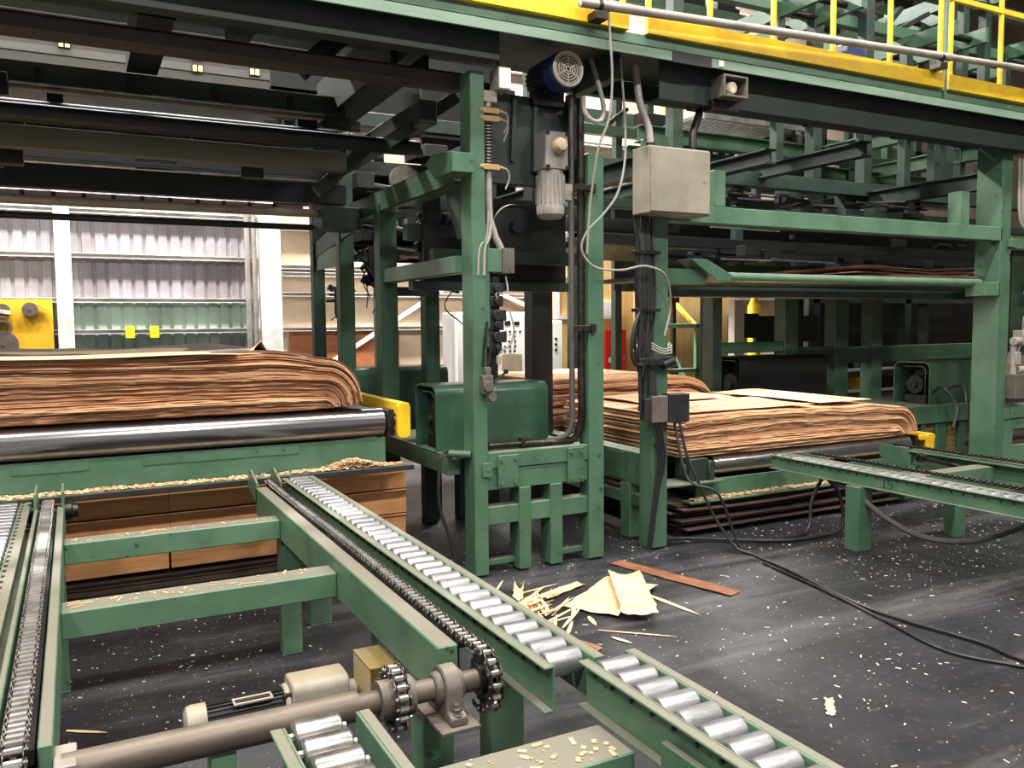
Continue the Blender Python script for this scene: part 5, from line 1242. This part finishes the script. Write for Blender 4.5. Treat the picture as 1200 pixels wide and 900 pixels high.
solo('hanging_cable', lc, BLACK, 'black cable drooping from the hood platform to the floor left of the tall front post', 'cable')
lc = MB().cyl((2.10, 4.97, 0.815), (2.245, 4.90, 0.805), 0.024, 12)
solo('hydraulic_tube', lc, GREEN, 'short green tube lying on the platform edge left of the tall front post', 'pipe')

# equipment on the right edge post
ep = thing('air_regulator', 'cluster of valves, steel box and hoses on the right edge post', 'valves', (7.85, 4.85, 0.9))
part('mount_arm', MB().box(7.75, 8.3, 4.84, 4.90, 2.30, 2.40).box(7.70, 7.80, 4.82, 4.85, 2.31, 2.38), GREENC, ep, 0.003)
part('steel_box', MB().box(7.76, 7.95, 4.76, 4.88, 0.90, 1.13), CAST, ep, 0.005)
part('valve_body', MB().box(7.78, 7.86, 4.78, 4.86, 1.22, 1.34).box(7.86, 8.02, 4.77, 4.87, 1.40, 1.54).cyl((7.76, 4.80, 1.44), (7.86, 4.80, 1.44), 0.04, 12).cyl((7.80, 4.82, 1.13), (7.80, 4.82, 1.40), 0.03, 12).cyl((7.86, 4.82, 1.17), (8.2, 4.82, 1.17), 0.035, 12), PIPEG, ep, 0.004)
eh = MB()
for k in range(4):
    x = 7.80 + k * .05; eh.tube(smooth_path([(x, 4.83, 3.3), (x, 4.82, 2.9), (x + .01, 4.81, 2.6), (x + .08, 4.80, 2.48), (8.1 + k * .06, 4.8, 2.44)]), 0.013, 6)
eh.tube(smooth_path([(7.95, 4.80, 2.3), (7.92, 4.78, 2.15), (7.98, 4.77, 2.02), (8.15, 4.78, 1.98)]), 0.012, 6)
eh.tube(smooth_path([(7.84, 4.80, 1.34), (7.9, 4.78, 1.55), (7.95, 4.78, 1.75), (7.9, 4.8, 1.9)]), 0.009, 6).tube(smooth_path([(7.9, 4.80, 1.54), (7.88, 4.78, 1.66), (7.98, 4.78, 1.72), (8.0, 4.8, 1.54)]), 0.008, 6)
split_parts('air_hose', eh, CABLEG, ep)
split_parts('brass_fitting', MB().cyl((8.0, 4.8, 2.03), (8.2, 4.8, 2.05), 0.04, 12).cyl((8.0, 4.8, 1.90), (8.25, 4.8, 1.92), 0.035, 12).cyl((8.0, 4.8, 2.46), (8.2, 4.8, 2.46), 0.06, 14), BROWNCON, ep)
part('backing_plate', B(7.90, 8.4, 4.92, 4.94, 1.3, 2.3), GREEND, ep)
cab = MB().tube(smooth_path([(7.75, 5.45, 0.95), (7.78, 5.3, 1.0), (7.7, 5.2, 0.85), (7.72, 5.15, 0.5), (7.85, 5.1, 0.2)]), 0.015, 6).tube(smooth_path([(7.6, 5.5, 0.92), (7.55, 5.35, 0.98), (7.62, 5.25, 0.8), (7.5, 5.2, 0.6)]), 0.015, 6)
solo('hanging_cable', cab, BLACK, 'black cables spilling out of the open right hood over its platform edge', 'cable')
# ------------------------------------------------------------------ background things
def cabinet(label, x0, x1, y0, y1, z1, slope=True, panel=True):
    t = thing('control_cabinet', label, 'cabinet', ((x0 + x1) / 2, (y0 + y1) / 2, 0))
    part('body', MB().prism([(y0, 0.06), (y1, 0.06), (y1, z1), (y0 + 0.02, z1), (y0, z1 - 0.03)], 'yz', x0, x1), WHITE, t, 0.012)
    part('plinth', B(x0 + 0.02, x1 - 0.02, y0 + 0.02, y1 - 0.02, 0, 0.06), GUN, t)
    if panel:
        xm = (x0 + x1) / 2
        part('display', MB().box(xm - 0.16, xm + 0.16, y0 - 0.012, y0, 0.97, 1.22), DISPLAY, t, 0.003, label='beige display window')
        split_parts('gauge', MB().box(xm - 0.11, xm - 0.02, y0 - 0.014, y0, 1.62, 1.68).box(xm + 0.03, xm + 0.12, y0 - 0.014, y0, 1.62, 1.67), GUN, t, 0.002)
        bt = MB()
        for r_, row in enumerate(((-.10, -.03, .05, .13), (.04,), (-.04, .05), (-.11, -.03, .05), (-.11, -.03, .04))):
            for xx in row: bt.cyl((xm + xx, y0, 1.53 - 0.068 * r_), (xm + xx, y0 - 0.02, 1.53 - 0.068 * r_), 0.014, 10)
        split_parts('push_button', bt, GUN, t)
        part('handle', MB().box(xm - 0.06, xm + 0.06, y0 - 0.02, y0, 0.93, 0.95), GREYP, t, 0.002)
    else:
        bt = MB()
        for r_ in range(3):
            for c_ in range(2): bt.cyl((x1 - 0.22 + c_ * .10, y0, 1.42 - r_ * .08), (x1 - 0.22 + c_ * .10, y0 - 0.02, 1.42 - r_ * .08), 0.018, 10)
        split_parts('push_button', bt, GUN, t)
    return t
cabinet('white control cabinet with a push button panel and beige display window, seen between the posts', 5.02, 5.80, 10.4, 10.9, 1.80)
cabinet('plain white cabinet left of the push button one, behind the tall front post', 4.58, 4.97, 10.4, 10.9, 1.80, panel=False)
cabinet('lower white cabinet right of the push button one, before the plywood partition', 5.84, 6.24, 10.4, 10.9, 1.68, panel=False)
fc = thing('fire_cabinet', 'red fire hose cabinet against the yellow plywood partition', 'cabinet', (7.55, 11.1, 0))
part('body', B(7.36, 7.76, 10.98, 11.19, 0.25, 1.53), RED, fc, 0.01)
part('bell', MB().lathe((7.56, 10.98, 1.40), (0, -1, 0), [(0, 0.085), (0.02, 0.085), (0.03, 0.06), (0.035, 0.02)], 20), RED, fc)
part('handle', B(7.70, 7.72, 10.96, 10.98, 1.05, 1.13), STEEL, fc, 0.003)
part('plate', B(7.42, 7.50, 10.975, 10.98, 1.02, 1.10), WHITE, fc)
split_parts('foot', MB().box(7.40, 7.50, 11.0, 11.16, 0, 0.25).box(7.62, 7.72, 11.0, 11.16, 0, 0.25), GUN, fc)
solo('notice_board', MB().box(7.40, 7.70, 11.17, 11.2, 1.70, 1.98), WHITE, 'white notice hung above the red cabinet', 'notice')
solo('plywood_offcut', MB().prism([(6.98, 0), (7.14, 0), (7.12, 1.5), (7.06, 1.55)], 'xz', 11.10, 11.14), PLYB, 'pale offcut leaning on the plywood partition', 'board')

# yellow board with rolls of tape hung on it
yb = solo('display_board', B(-1.4, -0.21, YW - 0.14, YW - 0.10, 0, 1.985), YBOARD, 'amber yellow board on the back wall at the far left edge', 'board', bevel=0.003)
def tape(label, x, z, r, ri, tail=False, band=False, thick=0.05):
    t = thing('tape_roll', label, 'tape roll', (x, YW - 0.17, z - r))
    y = YW - 0.145
    m = MB()
    if ri > 0.012: 
        n = 32; vs = []; fs = []
        for k in range(n):
            a = 2 * PI * k / n
            for (rr, yy) in ((r, y), (r, y - thick), (ri, y - thick), (ri, y)): vs.append((x + rr * math.cos(a), yy, z + rr * math.sin(a)))
        for k in range(n):
            k2 = (k + 1) % n
            for q in range(4): fs.append((k * 4 + q, k2 * 4 + q, k2 * 4 + (q + 1) % 4, k * 4 + (q + 1) % 4))
        m.poly(vs, fs, False)
    else: m.lathe((x, y, z), (0, -1, 0), [(0, r), (thick, r), (thick, ri + 0.004)], 28).cyl((x, y - thick, z), (x, y - thick - 0.004, z), 0.014, 10)
    part('winding', m, CORK, t)
    if tail: part('tail', MB().bar((x + r * 0.6, y - thick / 2, z + r * 0.75), (x + r * 2.1, y - thick / 2, z - r * 0.15), 0.035, 0.006, (0.5, 0, 0.8)), CORK, t)
    if band: part('paper_band', MB().bar((x - r * 1.02, y - thick - 0.003, z + r * 0.10), (x + r * 1.02, y - thick - 0.003, z - r * 0.22), 0.006, 0.045, (0, 0, 1)), CREAM, t, label='cream paper band')
    part('hook', MB().cyl((x, y + 0.006, z), (x, y - thick - 0.012, z), 0.008, 8), STEEL, t)
    return t
tape('small tape roll with a cream band, topmost on the left of the yellow board', -0.742, 1.845, 0.088, 0.0, band=True)
tape('small tape roll with its tail hanging loose, on the right of the yellow board', -0.452, 1.865, 0.085, 0.0, tail=True)
tape('empty ring shaped roll in the middle of the yellow board', -0.742, 1.648, 0.095, 0.068)
tape('largest grey brown tape roll, lowest on the yellow board', -0.748, 1.44, 0.165, 0.0)
for x, lab in ((0.655, 'left'), (0.945, 'right')):
    solo('paper_note', MB().box(x - 0.055, x + 0.055, YW - 0.098, YW - 0.092, 1.50, 1.65).box(x - 0.03, x + 0.03, YW - 0.1, YW - 0.098, 1.56, 1.60), NOTE, f'{lab} of the two bright yellow paper notes on the wall rail', 'note')

# braces and stair behind
solo('wall_brace', MB().bar((2.95, YW - 0.25, 0.95), (5.15, YW - 0.25, 2.28), 0.03, 0.06).bar((2.95, YW - 0.2, 0), (2.95, YW - 0.2, 1.0), 0.08, 0.08), WSTEEL, 'white diagonal brace in front of the beige wall panels, left of the white cabinets', 'brace')
solo('wall_brace', MB().bar((5.6, YW - 0.15, 2.25), (7.4, YW - 0.15, 1.55), 0.03, 0.06).box(7.3, 7.4, YW - 0.2, YW - 0.1, 0, 1.6), WSTEEL, 'white diagonal brace above the push button cabinet', 'brace')
st = thing('stair', 'green steel stair with yellow handrails behind the bright right stack', 'stair', (7.2, 9.4, 0))
for x in (7.12, 7.68): part('stringer', MB().box(x, x + 0.06, 9.2, 9.26, 0, 1.62).bar((x + 0.03, 9.26, 0.5), (x + 0.03, 9.9, 1.3), 0.05, 0.12), GREENC, st, 0.004)
part('landing_rail', B(7.12, 7.74, 9.2, 9.26, 1.56, 1.62), GREENC, st, 0.004)
part('landing_rail', B(7.12, 7.74, 9.2, 9.26, 0.95, 1.0), GREENC, st, 0.004)
for k in range(4): part('tread', B(7.18, 7.68, 9.28 + k * 0.16, 9.44 + k * 0.16, 0.55 + k * 0.22, 0.58 + k * 0.22), GREEND, st, 0.003)
for x, y in ((7.22, 9.5), (7.80, 10.0)): part('handrail_post', B(x, x + 0.05, y, y + 0.05, 0, 2.2), YEL, st, 0.004)
split_parts('handrail', MB().bar((7.24, 9.53, 1.65), (7.60, 9.53, 2.30), 0.04, 0.04).bar((7.82, 9.4, 1.6), (7.82, 10.4, 2.3), 0.05, 0.05), YEL, st, 0.004)
part('indicator', MB().cyl((7.62, 9.6, 2.02), (7.62, 9.57, 2.02), 0.03, 12), REDLED, st, label='lit red indicator')
part('indicator_box', MB().box(7.56, 7.70, 9.6, 9.7, 1.92, 2.15).box(7.60, 7.66, 9.62, 9.68, 0.9, 1.92), GRIMSHADE, st)
for x, lab in ((9.05, 'behind the first rear post of the right bay'), (8.02, 'left of the dark rear hood')):
    pass
bl = thing('bollard', 'yellow bottle shaped post far behind the bright right stack', 'post', (8.55, 9.0, 0))
part('post', MB().lathe((8.55, 9.0, 0), (0, 0, 1), [(0, 0.09), (1.85, 0.09), (1.95, 0.05), (2.1, 0.04)], 16), YEL, bl)
part('cap', MB().lathe((8.55, 9.0, 2.1), (0, 0, 1), [(0, 0.045), (0.06, 0.04), (0.07, 0.02)], 14), WHITE, bl)
solo('post', MB().box(7.55, 7.72, 8.3, 8.42, 0, 1.92), mat('cream_post_paint', S(206, 196, 180), 0.5), 'short cream post behind the dark rear hood', 'post', bevel=0.005)
solo('yellow_crate', MB().box(11.0, 11.5, 9.3, 9.7, 0, 0.8).box(10.98, 11.52, 9.28, 9.72, 0.8, 0.86), YEL, 'yellow box glimpsed between the two rear right posts', 'crate', bevel=0.01)
solo('wood_panel', MB().box(11.0, 11.9, 10.6, 10.7, 0, 1.9).box(10.95, 11.95, 10.55, 10.75, 0, 0.06), PLYY, 'pale plywood panel glimpsed between the two rear right posts', 'board', bevel=0.004)
solo('leaning_strip', MB().bar((9.75, 8.6, 0.02), (9.35, 8.6, 1.15), 0.03, 0.10), WSTEEL, 'white strip leaning behind the bright right stack', 'strip')
rk = thing('rear_rack', 'dark rear machine rack with pale strips behind the right hand hoods', 'machine frame', (11, 9, 0))
for x in (9.6, 11.6, 13.6): part('post', B(x, x + 0.14, 8.9, 9.04, 0, 4.2), GREEND, rk, 0.004)
for z in (0.45, 0.78, 1.9, 2.5, 3.2): part('shelf_beam', B(9.6, 14, 8.9, 9.0, z, z + 0.09), GREEND, rk, 0.004)
for z in (0.56, 0.88): part('pale_strip', B(9.7, 14, 8.88, 8.9, z, z + 0.04), WSTEEL, rk)
hw = MB()
for k in range(40):
    x = rnd.uniform(8.0, 13.5); y = rnd.uniform(8.95, 9.5); z = rnd.choice((1.99, 2.59, 1.99, 0.87))
    w, d, h = rnd.uniform(.1, .45), rnd.uniform(.1, .3), rnd.uniform(.08, .4)
    if x < 9.55: x += 1.8
    hw.box(x, x + w, y - 0.04, y + d, z, z + h)
o_ = part('rack_contents', hw, GRIMSHADE, rk, 0.004); o_['kind'] = 'stuff'
for k, (x0, x1, z0, z1, y) in enumerate(((6.0, 9.5, 2.05, 3.3, 8.75), (9.62, 14.5, 0.2, 3.3, 9.6), (8.3, 9.5, 1.35, 1.72, 8.7), (7.75, 8.25, 1.42, 1.75, 8.6))):  # black panels added to darken the background of the right bay
    part('added_back_panel', B(x0, x1, y, y + 0.06, z0, z1), GRIMSHADE, rk, 0.004)
for x in (6.05, 9.4): part('post', B(x, x + 0.1, 8.8, 8.9, 0, 3.3), GREEND, rk, 0.004)
# far plant building frames behind the right bay
bk = thing('rear_machine', 'far green machine frame seen through the upper openings of the right bay', 'machine frame', (9, 10.5, 0))
for x in (6.35, 8.8, 11.2, 13.6): part('post', B(x, x + 0.16, 10.3, 10.46, 0, 6.5), GREEND, bk, 0.004)
for z in (3.0, 3.7, 4.5, 5.6): part('beam', B(6.3, 15, 10.3, 10.42, z, z + 0.18), GREEN if z > 4 else GREEND, bk, 0.004)
part('deck', B(6.3, 15, 10.3, 11.0, 2.86, 2.92), GALV, bk)
for x in (7.9, 8.15): part('yellow_ladder', MB().box(x, x + 0.04, 10.2, 10.24, 2.92, 5.0), YEL, bk)
split_parts('yellow_ladder', MB().bar((8.17, 10.2, 4.3), (8.7, 10.2, 4.95), 0.05, 0.05).bar((7.9, 10.2, 3.4), (7.6, 10.2, 2.95), 0.05, 0.05), YEL, bk)
split_parts('drum', MB().cyl((8.9, 10.0, 4.66), (8.9, 10.28, 4.66), 0.15, 18).cyl((9.4, 10.0, 4.6), (9.4, 10.28, 4.6), 0.2, 18).cyl((10.4, 10.0, 4.7), (10.4, 10.28, 4.7), 0.15, 18).box(8.7, 11.0, 10.05, 10.3, 4.36, 4.5), GUN, bk, 0.004)
gt = MB()
for k in range(20): gt.box(6.3 + k * .075, 6.325 + k * .075, 7.4, 8.3, 3.92, 3.96)
gt.box(6.25, 7.85, 7.38, 7.42, 3.88, 3.98).box(6.25, 7.85, 8.28, 8.32, 3.88, 3.98)
solo('steel_grating', gt, GALV, 'galvanised grating panel seen below the walkway right of the control enclosure', 'grating')
solo('grating_hanger', MB().box(6.3, 6.36, 8.25, 8.31, 0, 3.88), GREEND, 'thin post carrying the galvanised grating panel', 'post')

# ------------------------------------------------------------------ debris on the floor
def scrap(label, cx, cy, L_, W_, ang, m_, curl=0.05, z=0.002, group=None, t=0.002):
    return curled(cx - L_ / 2, cx + L_ / 2, cy - W_ / 2, cy + W_ / 2, z, lambda u, w: curl * (2 * w - 1) ** 2 * (0.4 + 0.6 * u) + curl * 0.25 * math.sin(u * 6) ** 2 + (0.012 * noise.noise(V((u * 4, w * 4, cx))) + 0.012) * (1 if curl > 0.01 else 0.1), m_, label, 'veneer scrap', 14, ang, t=t)
scrap('large pale veneer scrap on the floor, under the curled one', 2.80, 4.10, 0.62, 0.34, math.radians(32), SCRAP, 0.012)
scrap('curled pale veneer scrap lying on top of the larger one', 2.88, 4.02, 0.74, 0.20, math.radians(62), SCRAP, 0.03, 0.03)
scrap('long reddish brown veneer strip on the floor in front of the third post', 3.365, 4.26, 0.95, 0.12, math.radians(-75), SCRAPB, 0.006)
scrap('reddish brown strip half hidden behind the end of the long roller conveyor', 2.20, 3.70, 0.50, 0.07, math.radians(-72), SCRAPB, 0.004)
scrap('narrow pale veneer piece left of the large scrap', 2.62, 4.36, 0.34, 0.07, math.radians(20), SCRAP, 0.01)
scrap('pale upright splinter in the heap behind the long roller conveyor', 2.32, 4.40, 0.22, 0.06, math.radians(60), SCRAP, 0.05)
scrap('small torn pale scrap alone on the dark floor at the right', 2.80, 2.47, 0.16, 0.035, math.radians(48), SCRAP, 0.008)
scrap('pale broken sheet at the left of the splinter heap', 2.18, 4.12, 0.20, 0.13, math.radians(15), SCRAP, 0.02)
rs = random.Random(21)
def splinter(label, a, b, w, group=None, m_=SCRAP):
    a = V(a); b = V(b); d = (b - a); n = V((-d.y, d.x, 0)).normalized() * w / 2
    m = MB(); top = [a + n * 0.5, a.lerp(b, 0.3) + n, a.lerp(b, 0.75) + n * 0.8, b, a.lerp(b, 0.75) - n * 0.7, a.lerp(b, 0.3) - n, a - n * 0.4]
    k = len(top); z = V((0, 0, 0.002)); vs = [p + z for p in top] + [p for p in top]
    m.poly(vs, [tuple(range(k))[::-1], tuple(range(k, 2 * k))] + [(i, (i + 1) % k, k + (i + 1) % k, k + i) for i in range(k)])
    return solo('veneer_splinter', m, m_, label, 'wood splinter', group)
for k in range(34):
    cx = rs.gauss(2.27, 0.11); cy = rs.gauss(4.12, 0.17); L_ = rs.uniform(0.12, 0.38); a = math.radians(rs.uniform(-10, 75)); z = 0.003 + 0.0016 * k
    d = V((math.cos(a), math.sin(a), 0)) * L_ / 2; c = V((cx, cy, z))
    splinter('thin pale splinter in the heap behind the long roller conveyor', c - d, c + d + V((0, 0, rs.uniform(0, .012))), rs.uniform(0.012, 0.03), 'splinters heaped by the conveyor')
for lab, a, b, w in (('long thin splinter pointing from the heap to the large scrap', (2.22, 3.92, .004), (2.62, 4.12, .004), .02), ('long thin splinter above the heap, leading to the large scrap', (2.30, 4.43, .004), (2.66, 4.50, .004), .018),
                     ('pointed splinter right of the curled scrap', (3.02, 4.05, .004), (3.06, 3.62, .004), .035), ('short splinter left of the curled scrap', (2.50, 3.90, .004), (2.46, 3.76, .004), .03),
                     ('thin dark twig in front of the curled scrap', (2.43, 3.70, .004), (2.74, 3.42, .004), .012), ('short splinter beside the thin twig', (2.44, 3.58, .004), (2.48, 3.46, .004), .025),
                     ('thin pale splinter on the floor by the left chain table leg', (-0.09, 3.80, .003), (0.06, 3.70, .003), .02)):
    splinter(lab, a, b, w)
def fleck_pt():
    q = rs.random()
    if q < 0.50: return (rs.uniform(2.0, 7.5), rs.uniform(1.2, 5.4))
    if q < 0.65: return (rs.uniform(4.3, 7.0), rs.uniform(3.4, 5.2))
    if q < 0.88: return (rs.uniform(-0.3, 1.1), rs.uniform(2.4, 5.2))
    return (rs.uniform(2.0, 3.8), rs.uniform(4.8, 6.6))
m = MB()
for k in range(3600):
    x, y = fleck_pt(); near = x < 1.3; L_ = 0.003 + 0.03 * rs.random() ** 6; L_ *= 0.6 if near else 1; w = min(L_, 0.003 + 0.005 * rs.random())
    m.obox((x, y, 0.0012), (L_, w, 0.0015), Quaternion((0, 0, 1), rs.random() * PI).to_matrix())
solo('wood_flecks', m, FLECK, 'fine pale wood flecks scattered all over the dark floor', 'wood flecks', kind='stuff')
def beam_pt(k):
    if k % 2: return (rs.uniform(-0.05, 0.84), rs.uniform(3.14, 3.23), 0.702)
    return (rs.uniform(-0.05, 0.84), rs.uniform(4.14, 4.22), 0.702)
m = MB()
for k in range(110):
    p = beam_pt(k); L_ = 0.004 + 0.05 * rs.random() ** 4
    m.obox(p, (L_, min(L_, 0.008), 0.002), Quaternion((0, 0, 1), rs.random() * PI).to_matrix())
for k in range(70):
    L_ = 0.004 + 0.03 * rs.random() ** 3
    m.obox((rs.uniform(0.55, 1.12), rs.uniform(1.61, 1.75), 0.622), (L_, min(L_, 0.012), 0.002), Quaternion((0, 0, 1), rs.random() * PI).to_matrix())
solo('wood_flecks', m, CHIPS, 'pale chips lying on the tops of the green cross beams in the foreground', 'wood flecks', kind='stuff')

# ------------------------------------------------------------------ lamps, amber lights and world
k = 0
for (x, y) in ((-3.5, -2), (1.5, -2), (6.5, -2), (11.5, -2), (-4, 2.9), (-1.5, 2.9), (1, 2.9), (3.5, 2.9), (6, 2.9), (8.5, 2.9), (11, 2.9), (-4, 10.3), (-1.2, 10.3), (1.2, 10.3), (4.0, 10.3), (7.0, 10.3), (10.5, 10.3)):
    place = 'over the open aisle' if y < 3 else 'over the back wall'
    t = thing('ceiling_lamp', f'bright white lamp hung high {place}, out of the picture', 'lamp', (x, y, 7.6), 'high lamps ' + place)
    part('housing', MB().box(x - 0.65, x + 0.65, y - 0.18, y + 0.18, 7.62, 7.72).cyl((x, y, 7.72), (x, y, 9.2), 0.015, 8), GREYP, t, 0.004)
    part('lens', B(x - 0.62, x + 0.62, y - 0.15, y + 0.15, 7.60, 7.62), LAMPG, t)
    ld = bpy.data.lights.new('lamp_glow', 'AREA'); ld.shape = 'RECTANGLE'; ld.size = 1.3; ld.size_y = 0.4
    ld.energy = (POWER_BACK if y > 5 else POWER_FRONT if y > 0 else POWER_REAR) * (0.6 if x > 5 and y < 5 else 1.0); ld.color = (1.0, 0.97, 0.93)
    lo = bpy.data.objects.new('lamp_glow', ld); C.objects.link(lo); lo.location = (x, y, 7.58)
for i, (x, y, z, e) in enumerate(((5.6, 6.0, 1.90, 45), (7.2, 10.3, 3.3, 190), (5.2, 9.7, 3.1, 80))):  # unseen lamps added to brighten the stack, partition and cabinets
    t = thing('fill_strip_lamp', ('added strip lamp above the right stack, standing in for light between the decks', 'added strip lamp brightening the plywood partition and red cabinet', 'unseen strip lamp added to brighten the white control cabinets')[i], 'lamp', (x, y, z))
    part('housing', B(x - 0.6, x + 0.6, y - 0.06, y + 0.06, z + 0.012, z + 0.06), GREYP, t, 0.003)
    part('tube', MB().cyl((x - 0.55, y, z), (x + 0.55, y, z), 0.016, 10), LAMPG, t)
    ld = bpy.data.lights.new('fill_strip_glow', 'AREA'); ld.shape = 'RECTANGLE'; ld.size = 1.2; ld.size_y = 0.1; ld.energy = e; ld.color = (1, 0.95, 0.88)
    lo = bpy.data.objects.new('fill_strip_glow', ld); C.objects.link(lo); lo.location = (x, y, z - 0.03)
AMB = [(-0.75, 3.62), (-0.2, 3.65), (1.45, 3.66), (2.2, 3.66), (2.9, 3.66)]
for i, (x, zz) in enumerate(((0.044, (4.64,)), (1.39, (4.70, 4.555)), (2.027, (4.73, 4.595)), (2.66, (4.75, 4.615)))):
    for j, z in enumerate(zz):
        t = thing('amber_lamp', f'small amber lamp on the roof rail above the dark beams, number {i + 1} from the left in the {("upper", "lower")[j]} row', 'lamp', (x, 10.4, z))
        t['label'] = f'small amber lamp glowing between the dark overhead beams, {("leftmost", "second from left", "third from left", "rightmost")[i]} of the {("upper", "lower")[j]} row'
        part('lens', MB().box(x - 0.05, x - 0.01, 10.38, 10.40, z, z + 0.06).box(x + 0.01, x + 0.05, 10.38, 10.40, z, z + 0.06), AMBER, t)
        part('case', B(x - 0.06, x + 0.06, 10.40, 10.43, z - 0.01, z + 0.07), GRIMSHADE, t)
rl = MB()
rl.box(-3.5, 3.6, 10.46, 10.5, 4.2, 6.3)  # grey sheet added to darken the bright wall seen through the gap
for z in (4.58, 4.75, 5.0): rl.box(-3.5, 3.6, 10.43, 10.46, z - 0.02, z + 0.06)
rl.box(-3.5, -3.4, 10.43, 10.5, 0, 4.7).box(3.5, 3.6, 10.43, 10.5, 0, 4.7)
solo('added_girder', rl, mat('dull_girder_paint', S(112, 110, 106), 0.6), 'added grey girder covering the bright wall, carrying the small amber lamps', 'girder')

w = bpy.data.worlds.new('World'); bpy.context.scene.world = w; w.use_nodes = True
bg = w.node_tree.nodes['Background']; bg.inputs['Color'].default_value = (0.85, 0.9, 1.0, 1); bg.inputs['Strength'].default_value = 0.03
sc = bpy.context.scene
sc.view_settings.view_transform = 'Standard'; sc.view_settings.look = 'None'; sc.view_settings.gamma = 1.0
sc.view_settings.use_curve_mapping = False
sc.view_settings.exposure = EXPOSURE
